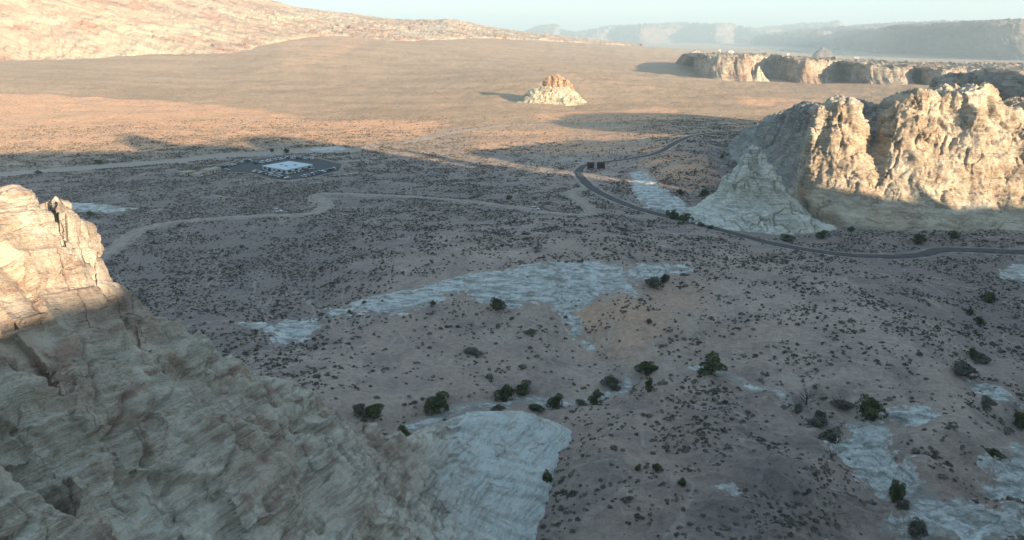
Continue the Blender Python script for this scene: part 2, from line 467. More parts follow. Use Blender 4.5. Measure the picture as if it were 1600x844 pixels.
def ground_material():
    m, t, b = new_mat('desert_ground'); k = NB(t)
    P = k.pos()
    big = k.noise(P, 0.012, 5, 0.6); mid = k.noise(P, 0.07, 6, 0.6); fine = k.noise(P, 0.6, 7, 0.7)
    c = k.mix(k.ss(big, 0.35, 0.65), (0.40, 0.30, 0.245), (0.465, 0.365, 0.30))
    c = k.mix(k.math('MULTIPLY', k.ss(mid, 0.42, 0.64), 0.45), c, (0.285, 0.225, 0.20))
    dark = k.attr('dark')
    df = k.math('ADD', dark, k.math('MULTIPLY', k.math('SUBTRACT', mid, 0.5), 0.9))
    c = k.mix(k.ss(df, 0.15, 0.85, 0.0, 0.8), c, (0.235, 0.195, 0.18))
    # grass flat: tan green sunlit plain
    pl = k.attr('plain')
    streaks = k.noise(k.mapv(P, (0.55, 1.3, 1)), 0.008, 9, 0.68)
    pc = k.mix(k.ss(streaks, 0.38, 0.62), (0.375, 0.262, 0.165), (0.48, 0.335, 0.215))
    pc = k.mix(k.ss(k.noise(k.mapv(P, (0.5, 1.2, 1)), 0.02, 7, 0.7), 0.50, 0.68, 0, 0.55), pc, (0.42, 0.30, 0.21))
    c = k.mix(pl, c, pc)
    red = k.attr('red')
    rf = k.math('ADD', red, k.math('MULTIPLY', k.math('SUBTRACT', k.noise(k.mapv(P, (0.5, 1.4, 1)), 0.02, 5, 0.6), 0.5), 1.6))
    rf = k.math('MULTIPLY', k.ss(rf, 0.15, 0.9), k.ss(red, 0.0, 0.2))
    c = k.mix(rf, c, (0.72, 0.42, 0.25))
    # sparse brush read as speckle far away
    fv, _ = k.voro(P, 0.30)
    nsp = k.noise(P, 0.05, 4)
    spk = k.math('MULTIPLY', k.ss(fv, 0.22, 0.42, 1, 0), k.attr('speck'))
    spk = k.math('MULTIPLY', spk, k.ss(nsp, 0.30, 0.60, 0.35, 1.0))
    fv2, _ = k.voro(P, 0.11)
    spk2 = k.math('MULTIPLY', k.ss(fv2, 0.12, 0.26, 1, 0), k.attr('speck'))
    c = k.mix(k.math('MULTIPLY', spk, 0.62), c, (0.13, 0.105, 0.065))
    c = k.mix(k.math('MULTIPLY', spk2, 0.6), c, (0.10, 0.085, 0.055))
    # gravel
    gv, _ = k.voro(P, 1.1)
    c = k.mul(c, k.grey(k.ss(fine, 0.25, 0.75, 0.78, 1.15)))
    c = k.mix(k.math('MULTIPLY', k.ss(gv, 0.10, 0.30, 1, 0), 0.35), c, (0.13, 0.11, 0.10))
    # rills and little drainage lines
    rl = k.math('ABSOLUTE', k.math('SUBTRACT', k.noise(k.mapv(P, (1, 0.6, 1), rot=(0, 0, .5)), 0.022, 4, 0.55, 0.5), 0.5))
    rl2 = k.math('ABSOLUTE', k.math('SUBTRACT', k.noise(P, 0.05, 3, 0.5, 0.8), 0.5))
    rm = k.math('MAXIMUM', k.ss(rl, 0.0, 0.010, 0.55, 0), k.math('MULTIPLY', k.ss(rl2, 0.0, 0.012, 0.4, 0), k.ss(k.noise(P, 0.012, 2), 0.5, 0.6)))
    c = k.mix(rm, c, (0.47, 0.40, 0.34))
    gp_ = k.ss(k.noise(P, 0.035, 9, 0.72), 0.53, 0.62, 0, 0.45)
    c = k.mix(k.math('MULTIPLY', gp_, k.math('SUBTRACT', 1.0, pl)), c, (0.225, 0.19, 0.17))
    # sandy washes and trails
    edge = k.noise(P, 0.25, 5, 0.6)
    wa = k.math('ADD', k.attr('wash'), k.math('MULTIPLY', k.math('SUBTRACT', edge, 0.5), 1.4))
    c = k.mix(k.ss(wa, 0.45, 0.65, 0, 0.85), c, (0.40, 0.345, 0.30))
    # pale bedrock
    rn = k.noise(P, 0.13, 9, 0.68)
    wf = k.math('ADD', k.attr('white'), k.math('MULTIPLY', k.math('SUBTRACT', rn, 0.5), 17.0))
    wm = k.ss(wf, -0.2, 0.8)
    rs = k.noise(k.mapv(P, (0.3, 0.5, 2.5), rot=(0.1, 0.15, 0.4)), 0.55, 9, 0.72, 0.15)
    wc = k.mix(k.ss(rs, 0.35, 0.62), (0.27, 0.265, 0.235), (0.70, 0.71, 0.67))
    wc = k.mix(k.ss(k.noise(P, 0.09, 5), 0.56, 0.68, 0, 0.6), wc, (0.35, 0.31, 0.25))
    pk = k.ss(k.noise(k.mapv(P, (0.6, 1, 1)), 0.10, 7, 0.7, 0.8), 0.57, 0.62, 0, 0.8)
    wc = k.mix(pk, wc, (0.33, 0.29, 0.25))
    vd, _ = k.voro(k.mapv(P, (0.5, 1, 1), rot=(0, 0, 0.5)), 0.35, 'DISTANCE_TO_EDGE')
    cr = k.math('MULTIPLY', k.ss(vd, 0, 0.035, 1, 0), k.ss(k.noise(P, 0.3, 3), 0.48, 0.6))
    wc = k.mix(k.math('MULTIPLY', cr, 0.5), wc, (0.16, 0.14, 0.11))
    c = k.mix(wm, c, wc)
    k.lk(c, b.inputs['Base Color'])
    n = k.bump(None, mid, 1.6, 0.6)
    n = k.bump(None, rs, 2.0, 0.9, n)
    n = k.bump(None, k.ss(fv, 0.1, 0.45, 1, 0), 0.5, 0.5, n)
    k.bump(b, fine, 0.35, 0.9, n)
    return m

# ------------------------------------------------------------------ object helpers
def link(o, parent=None):
    COL.objects.link(o)
    if parent is not None: o.parent = parent
    return o

def tag(o, label=None, cat=None, group=None, kind=None):
    if label: o['label'] = label
    if cat: o['category'] = cat
    if group: o['group'] = group
    if kind: o['kind'] = kind
    return o

def np_mesh(name, V, Fq, mats, smoothf=True, attrs=None):
    """V (n,3); Fq (m,4) or (m,3)"""
    me = bpy.data.meshes.new(name)
    V = np.ascontiguousarray(V, np.float32); Fq = np.ascontiguousarray(Fq, np.int32)
    m, c = Fq.shape
    me.vertices.add(len(V)); me.vertices.foreach_set('co', V.ravel())
    me.loops.add(m * c); me.loops.foreach_set('vertex_index', Fq.ravel())
    me.polygons.add(m); me.polygons.foreach_set('loop_start', np.arange(0, m * c, c, dtype=np.int32))
    try: me.polygons.foreach_set('loop_total', np.full(m, c, np.int32))
    except Exception: pass
    me.polygons.foreach_set('use_smooth', np.full(m, smoothf, bool))
    for mt in (mats if isinstance(mats, (list, tuple)) else [mats]): me.materials.append(mt)
    if attrs:
        for an, av in attrs.items():
            at = me.attributes.new(an, 'FLOAT', 'POINT'); at.data.foreach_set('value', np.ascontiguousarray(av, np.float32).ravel())
    me.update(); me.validate()
    return me

def obj(name, me, parent=None):
    return link(bpy.data.objects.new(name, me), parent)

def grid_faces(n, m, wrap=False):
    i = np.arange(n if wrap else n - 1)[:, None]; j = np.arange(m - 1)[None]
    i2 = (i + 1) % n
    return np.stack([i * m + j, i2 * m + j, i2 * m + j + 1, i * m + j + 1], -1).reshape(-1, 4)

def empty(name, loc, rz=0.0):
    o = bpy.data.objects.new(name, None); COL.objects.link(o); o.location = loc; o.rotation_euler = (0, 0, rz)
    o.empty_display_size = 0.5
    return o

class MB:
    """small mesh builder for boxes, prisms and tubes"""
    def __init__(s): s.v = []; s.f = []
    def add(s, V, Fs):
        o = len(s.v); s.v += [tuple(v) for v in V]; s.f += [tuple(o + i for i in f) for f in Fs]; return s
    def box(s, x0, x1, y0, y1, z0, z1, taper=0.0):
        t = taper
        V = [(x0, y0, z0), (x1, y0, z0), (x1, y1, z0), (x0, y1, z0), (x0 + t, y0 + t, z1), (x1 - t, y0 + t, z1), (x1 - t, y1 - t, z1), (x0 + t, y1 - t, z1)]
        return s.add(V, [(3, 2, 1, 0), (4, 5, 6, 7), (0, 1, 5, 4), (1, 2, 6, 5), (2, 3, 7, 6), (3, 0, 4, 7)])
    def prism(s, poly, z0, z1):
        n = len(poly)
        V = [(p[0], p[1], z0) for p in poly] + [(p[0], p[1], z1) for p in poly]
        return s.add(V, [tuple(range(n - 1, -1, -1)), tuple(range(n, 2 * n))] + [(i, (i + 1) % n, n + (i + 1) % n, n + i) for i in range(n)])
    def tube(s, pts, rad, n=6):
        pts = [Vector(p) for p in pts]; o = len(s.v); rings = []
        for i, p in enumerate(pts):
            d = (pts[min(i + 1, len(pts) - 1)] - pts[max(i - 1, 0)]).normalized()
            a = d.orthogonal().normalized(); b2 = d.cross(a)
            rings.append([tuple(p + rad[i] * (math.cos(2 * math.pi * q / n) * a + math.sin(2 * math.pi * q / n) * b2)) for q in range(n)])
        V = [v for r in rings for v in r]; Fs = []
        for i in range(len(rings) - 1):
            for q in range(n):
                Fs.append((i * n + q, i * n + (q + 1) % n, (i + 1) * n + (q + 1) % n, (i + 1) * n + q))
        Fs.append(tuple(range(n - 1, -1, -1))); Fs.append(tuple((len(rings) - 1) * n + q for q in range(n)))
        return s.add(V, Fs)
    def build(s, name, mat, parent=None, smoothf=False):
        me = bpy.data.meshes.new(name); me.from_pydata(s.v, [], s.f); me.materials.append(mat); me.update()
        if smoothf: me.polygons.foreach_set('use_smooth', [True] * len(me.polygons))
        return obj(name, me, parent)

# ------------------------------------------------------------------ structure: the ground sheet
def radii():
    r = [25.0]
    while r[-1] < 118: r.append(r[-1] * 1.06)
    while r[-1] < 3200:
        x = r[-1]; r.append(x + max(0.25, 1.0 * (x * x / (F * 100.0)) * (1 + 100 * 100 / (x * x))) if x < 1500 else x * 1.012)
    while r[-1] < 40000: r.append(r[-1] * 1.06)
    return np.array(r)
R = radii()
fa = np.radians(np.arange(-37.5, 37.5001, 0.072))
ca1 = np.radians(np.arange(-180, -38, 4.0)); ca2 = np.radians(np.arange(41, 180, 4.0))
A = np.concatenate([ca1, fa, ca2])
AA, RR = np.meshgrid(A, R, indexing='ij')
X = RR * np.sin(AA); Y = RR * np.cos(AA)
Z = G(X, Y)
vis = (np.abs(AA) < 0.66)
white = np.full(X.shape, -25.0); red = np.zeros(X.shape)
wd = pdist(X, Y, WASH, 60)
xs, ys = X, Y
for poly in WHITE: white = np.maximum(white, psdf(xs, ys, poly, 25))
for poly, s_ in RED: red = np.maximum(red, s_ * smooth(-25, 14, psdf(xs, ys, poly, 60)))
white = np.maximum(white, 1.4 - pdist(X, Y, CREEK)); white = np.maximum(white, 0.2 - pdist(X, Y, CREEK2))
wash = np.maximum.reduce([smooth(17, 10, wd), smooth(4.5, 2.0, pdist(X, Y, CREEK)), 0.9 * smooth(2.6, 1.2, pdist(X, Y, CREEK2)), 0.8 * smooth(9, 4, pdist(X, Y, SPUR)), 0.7 * smooth(5, 2, pdist(X, Y, TRACK))] + [0.58 * smooth(1.0, 0.2, pdist(X, Y, t)) for t in TRAILS])
# berms and verges of the roads
wash = np.maximum(wash, 0.75 * smooth(7.5, 5.0, pdist(X, Y, DIRT)) * 0.8)
wash = np.maximum(wash, 0.5 * smooth(6.5, 4.0, pdist(X, Y, PAVED)))
# brush density control, (px, py, density)
DC = [(100,280,1),(300,290,1),(600,290,.9),(800,290,.8),(300,400,1),(450,400,.95),(600,360,.9),(800,350,.75),(500,460,.9),(1000,360,.8),(1000,400,.35),(1150,400,.5),(1300,420,.8),(1400,480,.8),(1550,460,.9),(1200,460,.35),(1300,560,.3),(1450,560,.4),
      (640,420,.5),(700,560,.2),(850,560,.15),(600,600,.3),(1000,520,.2),(1100,500,.3),(850,500,.2),(950,640,.6),(1100,640,.6),(1250,700,.8),(1000,720,.3),(1100,800,.9),(1250,800,.8),(900,820,.7),(1450,730,.4),(1500,650,.3),(1600,520,.9),
      (780,212,.1),(880,205,.1),(880,228,.1),(1000,205,.15),(1020,228,.15),(0,200,.6),(400,200,.5),(1100,200,.9),(1080,270,.7),(1100,400,.6),(460,560,.6)]
P2 = [ab(*gp(px, py)) for px, py, v in DC]
_D = fast_ctrl(P2, [v for *_, v in DC], 0.02, (-2.2, 2.2), BL, 120, 200)
def dens(x, y):
    a, b = ab(x, y)
    return np.clip(_D(np.clip(a, -2, 2), np.clip(b, BL[0], math.log(1300.0))), 0.03, 1.1)
DN = dens(X, Y)
dark = np.clip(DN - 0.15, 0, 1) * smooth(900, 600, RR) + 0.15 * smooth(600, 900, RR)
plainf = smooth(620, 1000, RR)
speck = np.clip(smooth(500, 900, RR), 0, 1) * smooth(6000, 2500, RR)
GM = ground_material()
wq = smooth(-1, 3, white)
Z = Z + wq * smooth(900, 500, RR) * (2.2 * fbm(X / 16, Y / 9, X * 0 + 2, 5, 0.5, mode=2) + 0.5)
n_, m_ = X.shape
V = np.stack([X, Y, Z], -1).reshape(-1, 3)
ctr = len(V); V = np.concatenate([V, [[0, 0, 0]]])
def ext(a): return np.concatenate([a.ravel(), [0]])
FQ = grid_faces(n_, m_, wrap=True)[:, ::-1]
me = np_mesh('desert_ground', V, FQ, GM, True, dict(white=ext(white), red=ext(red), wash=ext(wash), dark=ext(dark), plain=ext(plainf), speck=ext(speck)))
ground = tag(obj('ground', me), kind='structure')

# ------------------------------------------------------------------ roads
def road(name, L, w, mat, lift=0.18, crown=0.05):
    L = catmull(L[::3], 6) if len(L) > 60 else L
    d = np.gradient(L, axis=0); d /= np.linalg.norm(d, axis=1)[:, None] + 1e-9
    nrm = np.stack([-d[:, 1], d[:, 0]], 1)
    offs = np.array([-1.0, -0.97, -0.5, 0, 0.5, 0.97, 1.0]) * w / 2
    ww = 1 + 0.22 * perlin(L[:, 0] / 12, L[:, 1] / 12, 0)
    offs = offs[None] * ww[:, None]
    PX = L[:, None, 0] + nrm[:, None, 0] * offs; PY = L[:, None, 1] + nrm[:, None, 1] * offs
    zc = G(PX, PY); zc = np.maximum(zc, zc[:, 3:4] - 0.1) + lift + crown * (1 - (offs / (w / 2)) ** 2)
    zc[:, 0] -= 0.6; zc[:, -1] -= 0.6
    V = np.stack([PX, PY, zc], -1).reshape(-1, 3)
    return tag(obj(name, np_mesh(name, V, grid_faces(len(L), 7), mat)), kind='structure')
asphalt = plain('asphalt', (0.088, 0.083, 0.082), 0.9, var=0.2, scale=0.4)
def dirt_material():
    m, t, b = new_mat('packed_dirt'); k = NB(t); P = k.pos()
    n = k.noise(P, 0.2, 6, 0.65)
    c = k.mix(k.ss(n, 0.35, 0.65), (0.27, 0.215, 0.18), (0.36, 0.30, 0.255))
    k.lk(c, b.inputs['Base Color']); k.bump(b, k.noise(P, 1.5, 5), 0.15)
    return m
dirtm = dirt_material()
road('paved_road', PAVED, 6.0, asphalt)
road('dirt_road', DIRT, 6.5, dirtm, 0.12)
lot_mb = MB(); lot_mb.prism([tuple(p) for p in LOT][::-1], LOTZ - 0.5, LOTZ + 0.06)
lot = tag(lot_mb.build('parking_lot', asphalt), kind='structure')

# ------------------------------------------------------------------ lofted rock faces
def cat_axis(A, n, w=None):
    """Catmull-Rom resample along axis 0 with n samples"""
    k = len(A)
    if w is None:
        d = np.linalg.norm(np.diff(A, axis=0), axis=-1)
        d = d.reshape(k - 1, -1).mean(1) + 1e-6
    else: d = np.array(w, float)
    c = np.concatenate([[0], np.cumsum(d)]); u = np.linspace(0, c[-1], n)
    i = np.clip(np.searchsorted(c, u, side='right') - 1, 0, k - 2); t = (u - c[i]) / d[i]
    t = t.reshape((-1,) + (1,) * (A.ndim - 1))
    Q = np.concatenate([[2 * A[0] - A[1]], A, [2 * A[-1] - A[-2]]])
    p0, p1, p2, p3 = Q[i], Q[i + 1], Q[i + 2], Q[i + 3]
    ten = 0.5
    m1 = (p2 - p0) * ten * 0.8; m2 = (p3 - p1) * ten * 0.8
    return (2 * t ** 3 - 3 * t ** 2 + 1) * p1 + (t ** 3 - 2 * t ** 2 + t) * m1 + (-2 * t ** 3 + 3 * t ** 2) * p2 + (t ** 3 - t ** 2) * m2

def normals(Gd):
    a = np.gradient(Gd, axis=0); b = np.gradient(Gd, axis=1)
    n = np.cross(a, b); return n / (np.linalg.norm(n, axis=-1, keepdims=True) + 1e-9)

def rock_disp(Gd, amp_flute=2.0, fl=14.0, amp_knob=1.5, kn=9.0, ledge=0.8, lh=5.0, fine=0.5, sgn=1, fade=None, vs=0.22, tilt=0.0, rough=1.0, blk=None, kfade=None, bz=0.8, fw=0.3):
    N = normals(Gd) * sgn
    x, y, z = Gd[..., 0], Gd[..., 1], Gd[..., 2]
    zt = z + tilt * x
    w = 3 * fbm(x / 30, y / 30, z / 30, 3)
    d = amp_flute * fbm(x / fl + w * fw, y / fl, z / fl * vs, 4, mode=1)
    kb = amp_knob * fbm(x / kn, y / kn, z / kn * 0.7, 4, 0.5, mode=1)
    d += kb * (kfade(z) if kfade else 1)
    if blk:
        for (s_, am_, ti_, ck_) in blk: d += blocks(x, y, z * bz + tilt * x, s_, am_, ti_, ck_, int(s_ * 3)) * (kfade(z) if kfade else 1)
    h = (zt + w * 1.5) / lh
    f_ = h - np.floor(h)
    saw = smooth(0.0, 0.75, f_) * (1 - smooth(0.86, 1.0, f_))
    h2 = (zt + w) / (lh * 0.37); f2 = h2 - np.floor(h2)
    saw2 = smooth(0, .7, f2) * (1 - smooth(.85, 1, f2))
    lm = 0.5 + 0.9 * fbm(x / 40, y / 40, z / 15, 2)
    d += ledge * (saw - 0.5) * np.clip(lm, 0.1, 1.2) + ledge * 0.35 * (saw2 - 0.5)
    d += fine * fbm(x / 2.6, y / 2.6, z / 1.8, 4, 0.55)
    cr = fbm(x / (fl * 0.8) + 31, y / (fl * 0.8), z / (fl * 4), 3)
    d -= rough * 1.6 * smooth(0.055, 0.0, np.abs(cr)) * smooth(-.1, .25, fbm(x / 25, y / 25, z / 25, 2))
    if fade is not None: d = d * fade
    return Gd + N * d[..., None]

def loft(name, S, ns, nt_, mat, disp=None, ws=None, sgn=1, parent=None, fade=None):
    A = np.array(S, float)
    A = cat_axis(A, ns, ws)
    A = np.swapaxes(cat_axis(np.swapaxes(A, 0, 1), nt_), 0, 1)
    if fade is not None: fade = fade(A)
    A = rock_disp(A, sgn=sgn, fade=fade, **(disp or {}))
    n, m = A.shape[:2]
    Fq = grid_faces(n, m)
    if sgn < 0: Fq = Fq[:, ::-1]
    return A, obj(name, np_mesh(name, A.reshape(-1, 3), Fq, mat), parent)

PALE = (0.56, 0.50, 0.39); TAN = (0.49, 0.395, 0.285); BRN = (0.38, 0.26, 0.185)
cliff_mat = rock_material('cliff_sandstone', PALE, TAN, BRN, 1.3, tilt=(0.06, 0.0), patch=0.45, streak=0.45, pale_attr='grey', pale_col=(0.35, 0.35, 0.33))  # grey mix paints shade into the rock colour of the left flank
mesa_mat = rock_material('mesa_sandstone', (0.46, 0.41, 0.32), (0.40, 0.30, 0.22), (0.30, 0.18, 0.13), 4.0, patch=0.5, streak=0.7)
hill_mat = rock_material('hill_sandstone', (0.47, 0.40, 0.285), (0.43, 0.305, 0.215), (0.36, 0.19, 0.135), 10.0, tilt=(0.30, 0.0), patch=0.9, crack=0.5, scrub=0.75, bumpd=0.35, warpk=0.5, streak=.15)
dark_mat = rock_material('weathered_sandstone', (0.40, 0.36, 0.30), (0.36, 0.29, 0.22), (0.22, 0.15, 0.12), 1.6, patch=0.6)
front_mat = rock_material('near_sandstone', (0.57, 0.53, 0.44), (0.47, 0.39, 0.31), (0.34, 0.24, 0.19), 0.75, tilt=(-0.60, 0.28), patch=0.8, crack=0.8, streak=0.12, bumpd=0.6, pale_attr='apron', warpk=0.35, bedc=0.65)
far_mat = rock_material('far_mesa_rock', (0.33, 0.28, 0.24), (0.28, 0.20, 0.16), (0.22, 0.15, 0.12), 30.0, patch=0.5, strata=0.6)

def st(pts, back=30, zb=-6, zoff=0):
    """section from pixel+distance points, then down the hidden back"""
    P = [Wp(*p) for p in pts]
    first = P[0].copy(); first[2] = min(first[2] - 5, -5); first[1] -= 2.5
    last = P[-1].copy(); last[1] += back; last[2] = zb
    mid = P[-1].copy(); mid[1] += back * 0.3; mid[2] -= (mid[2] - zb) * 0.45
    return [first] + P + [mid, last]

# right-hand cliff
S = [
 st([(2700,470,330),(2600,400,370),(2500,200,410),(2500,0,430),(2500,-50,450),(2500,-50,520)]),  # unseen right end of the cliff, raised to cast shade on the bench
 st([(2400,470,330),(2350,400,370),(2290,200,410),(2270,-10,430),(2270,-45,450),(2270,-45,520)]),
 st([(2220,470,330),(2170,400,370),(2130,200,410),(2130,165,430),(2130,150,450),(2130,148,520)]),
 st([(1850,430,350),(1840,345,385),(1830,240,415),(1825,172,440),(1825,155,455),(1825,153,520)]),
 st([(1700,400,368),(1690,322,398),(1690,245,420),(1690,190,440),(1690,166,452),(1690,162,520)]),
 st([(1600,376,388),(1600,310,412),(1600,245,430),(1598,195,448),(1598,170,460),(1590,166,530)]),
 st([(1560,374,390),(1560,322,411),(1560,245,430),(1560,190,446),(1560,168,456),(1560,166,520)]),
 st([(1522,372,392),(1525,320,412),(1530,240,430),(1535,170,446),(1537,143,455),(1537,150,510)]),
 st([(1480,370,393),(1485,318,413),(1488,240,431),(1490,175,446),(1492,144,455),(1492,152,510)]),
 st([(1440,364,397),(1445,315,415),(1445,240,433),(1448,178,447),(1452,146,457),(1452,152,510)]),
 st([(1400,358,402),(1398,314,419),(1395,240,436),(1398,182,451),(1400,153,462),(1400,158,510)]),
 st([(1374,354,404),(1370,312,422),(1367,255,441),(1367,215,460),(1368,186,476),(1368,174,515)]),
 st([(1345,348,408),(1340,309,424),(1334,242,440),(1332,186,454),(1332,160,462),(1335,165,510)]),
 st([(1305,336,416),(1298,304,430),(1290,240,446),(1288,190,458),(1288,166,468),(1290,168,515)]),
 st([(1268,326,428),(1256,300,441),(1260,238,457),(1266,192,467),(1268,167,476),(1276,168,520)]),
 st([(1226,300,480),(1232,283,492),(1246,234,508),(1254,198,515),(1256,172,522),(1262,170,550)]),
 st([(1170,270,565),(1182,258,574),(1202,226,584),(1213,200,590),(1219,181,595),(1230,180,620)]),
 st([(1128,250,625),(1140,240,636),(1155,222,645),(1166,209,650),(1180,199,655),(1196,197,680)]),
 st([(1120,236,690),(1134,228,700),(1146,219,706),(1156,215,710),(1168,212,716),(1180,212,740)]),
]
def cliff_fade(A):
    z = A[..., 2]; return 0.25 + 0.75 * smooth(6, 24, z)
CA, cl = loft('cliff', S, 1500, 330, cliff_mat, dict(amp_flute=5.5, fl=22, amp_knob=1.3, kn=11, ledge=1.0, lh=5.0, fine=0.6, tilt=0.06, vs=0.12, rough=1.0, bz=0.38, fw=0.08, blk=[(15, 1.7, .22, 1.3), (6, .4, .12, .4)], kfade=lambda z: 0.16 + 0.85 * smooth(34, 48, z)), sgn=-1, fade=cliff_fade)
flank_shade = cl.data.attributes.new('grey', 'FLOAT', 'POINT'); flank_shade.data.foreach_set('value', (smooth(222, 205, CA[..., 0]) * smooth(460, 484, CA[..., 1] + 0.25 * (CA[..., 0] - 175))).astype(np.float32).ravel())  # mask for shade painted as darker rock on the cliff's left flank
tag(cl, 'long sunlit cream sandstone cliff with knobby crest at right', kind='structure')
cl['kind'] = 'structure'

# dark bench behind that cliff
S = [st([(1452,172,600),(1458,160,605),(1463,140,612),(1470,124,620),(1500,122,640),(1520,121,700)]),
     st([(1500,180,608),(1500,165,612),(1502,145,618),(1504,128,624),(1510,123,640),(1515,121,700)]),
     st([(1560,180,640),(1560,165,644),(1560,145,650),(1560,130,655),(1562,125,668),(1562,122,720)]),
     st([(1640,190,630),(1640,172,633),(1640,145,638),(1640,130,642),(1640,126,655),(1640,122,710)]),
     st([(1760,200,620),(1760,180,623),(1760,150,628),(1760,132,632),(1760,128,645),(1760,122,700)])]
S.insert(0, st([(1440,176,680),(1446,160,690),(1452,142,700),(1458,128,705),(1475,123,715),(1480,121,730)]))
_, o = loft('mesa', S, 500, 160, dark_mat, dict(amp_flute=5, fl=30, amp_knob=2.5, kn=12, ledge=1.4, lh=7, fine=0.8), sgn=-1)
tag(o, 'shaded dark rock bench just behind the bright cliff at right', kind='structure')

# long mid-distance mesa: (px, d of face, base py offset) with bays
MS = [(1085,2150),(1096,2040),(1108,1940),(1140,1905),(1172,1900),(1182,1990),(1200,2040),(1222,1990),(1240,1860),(1262,1830),(1290,1850),(1302,1930),(1318,1960),(1334,1850),(1350,1760),(1385,1730),(1420,1720),(1428,1800),(1440,1790),(1450,1690),(1475,1650),(1495,1660),(1510,1760),(1550,1780),(1582,1700),(1592,1640),(1604,1640),(1614,1740),(1680,1760),(1760,1650),(1900,1600),(2100,1600)]
S = []
for px, d in MS:
    top = np.interp(px, [1085,1100,1120,1200,1300,1400,1500,1600,2100], [97,93,90,93,99,104,107,109,112])
    zt = 46 - (px - 1100) * 0.012
    k = 1 / (F * CP + (422 - top) * SP); x = (px - 800) * k * d
    zt = CAMZ + (-F * SP + (422 - top) * CP) * k * 1800
    zt = min(zt, 50)
    gz = float(G0(x, d)); bk = 900
    S.append([(x, d - 30, gz - 4), (x, d - 14, gz + 4), (x, d - 4, gz + (zt - gz) * .45), (x, d + 3, gz + (zt - gz) * .85), (x + 1, d + 10, zt), (x + 4, d + 60, zt + 1), (x + 60, max(d, 1800) + bk * .5, zt - 2), (x + 120, max(d, 1800) + bk, -10)])
_, o = loft('mesa', S, 1300, 110, mesa_mat, dict(amp_flute=12, fl=60, amp_knob=7, kn=32, ledge=2.5, lh=12, fine=1.2, rough=2.0), sgn=-1,
            fade=lambda A: np.where(A[..., 1] > 2150, 0.15, 1.0))
tag(o, 'long pale mesa with shadowed bays across the plain', kind='structure')

# great slickrock hill on the left skyline: bottom (px,py,z) and profile
HS = [  # px, base py, base d, crest py, crest d
 (-700, 120, 1700, -190, 2700), (-300, 112, 1850, -180, 2900), (0, 95, 2050, -160, 3100), (130, 92, 2100, -95, 3200), (250, 84, 2250, -45, 3300), (370, 82, 2350, -3, 3500),
 (440, 62, 2700, 12, 3700), (520, 54, 3000, 20, 4000), (620, 62, 3000, 31, 4300), (680, 60, 3200, 33, 4400), (705, 59, 3300, 32, 4400), (760, 58, 3600, 43, 4700), (850, 62, 3900, 54, 5200), (930, 67, 4300, 63, 5600), (1000, 71, 4800, 69.5, 6200)]
S = []
for px, b_, bd, c_, cdist in HS:
    p0 = Wp(px, b_, bd); p1 = Wp(px, c_, cdist)
    sec = [p0 + np.array([0, -60, -25])]
    for t, h in ((0, 0), (.12, .16), (.3, .38), (.5, .60), (.75, .84), (1, 1)):
        q = p0 * (1 - t) + p1 * t; q[2] = p0[2] * (1 - h) + p1[2] * h; sec.append(q)
    sec.append(p1 + np.array([100, 500, -30])); sec.append(p1 + np.array([200, 1600, -300]))
    S.append(sec)
_, o = loft('hill', S, 1200, 260, hill_mat, dict(amp_flute=16, fl=380, amp_knob=3, kn=110, ledge=3.0, lh=34, fine=1.6, tilt=0.15, vs=0.8, rough=2.5), sgn=-1)
tag(o, 'great pale sandstone hill sloping down the left skyline', kind='structure')

# far mesas under the haze
def far_mesa(prof, d, depth, base, seed, label, slope=0.9):
    """prof: (px, top py)"""
    S = []
    for i, (px, tp) in enumerate(prof):
        dd = (d + 0.05 * d * math.sin(i * 2.3 + seed)) if not isinstance(d, list) else d[i]
        p = Wp(px, tp, dd); h = max(p[2] - base, 5); x = p[0]
        run = h * slope
        S.append([(x, dd - run * 1.5, base - 20), (x, dd - run, base + h * .12), (x, dd - run * .55, base + h * .42), (x, dd - run * .35, base + h * .62), (x, dd - run * .1, base + h * .72), (x, dd, p[2]), (x, dd + depth * .5, p[2] + 2), (x, dd + depth, p[2]), (x, dd + depth + run, base - 20)])
    d = d[-1] if isinstance(d, list) else d
    _, o = loft('mesa', S, 700, 70, far_mat, dict(amp_flute=.012 * d, fl=.05 * d, amp_knob=.002 * d, kn=.02 * d, ledge=.0008 * d, lh=.006 * d, fine=.0, vs=0.05, rough=2.0), sgn=-1,
                fade=lambda A: smooth(base - 10, base + 60, A[..., 2]) * (1 - 0.7 * (np.arange(A.shape[1]) > A.shape[1] * .55)))
    tag(o, label, kind='structure')
far_mesa([(1366,60),(1372,57),(1385,55),(1400,52),(1418,48),(1430,50),(1450,54),(1470,55),(1490,50),(1510,47),(1528,44),(1545,40),(1570,38),(1600,36),(1660,34),(1750,30),(1900,32),(2100,40)],
         [8200,8000,7800,7500,7200,7000,6750,6500,6200,5900,5600,5300,5200,5150,5200,5100,5200,5100], 1500, -48, 1.0, 'dark blue hazy mesa at the right edge of the horizon')
far_mesa([(1262,62),(1280,56),(1300,52),(1330,50),(1350,46),(1380,46),(1400,44),(1430,42),(1460,38),(1520,37),(1600,37),(1700,36),(1900,40)], 10500, 2500, -60, 2.2, 'middle band of faint hazy mesas right of centre')
far_mesa([(900,56),(940,50),(960,45),(1000,43),(1050,40),(1080,40),(1120,42),(1150,42),(1170,46),(1200,48),(1240,50),(1262,48),(1275,42),(1300,40),(1315,44),(1340,48),(1400,46),(1500,44),(1650,42)], 15500, 3500, -60, 3.7, 'pale plateau line barely showing through the haze')
far_mesa([(780,60),(820,54),(840,46),(868,42),(872,48),(900,54),(930,57)], 17000, 2500, -60, 5.1, 'small faint peak on the horizon')

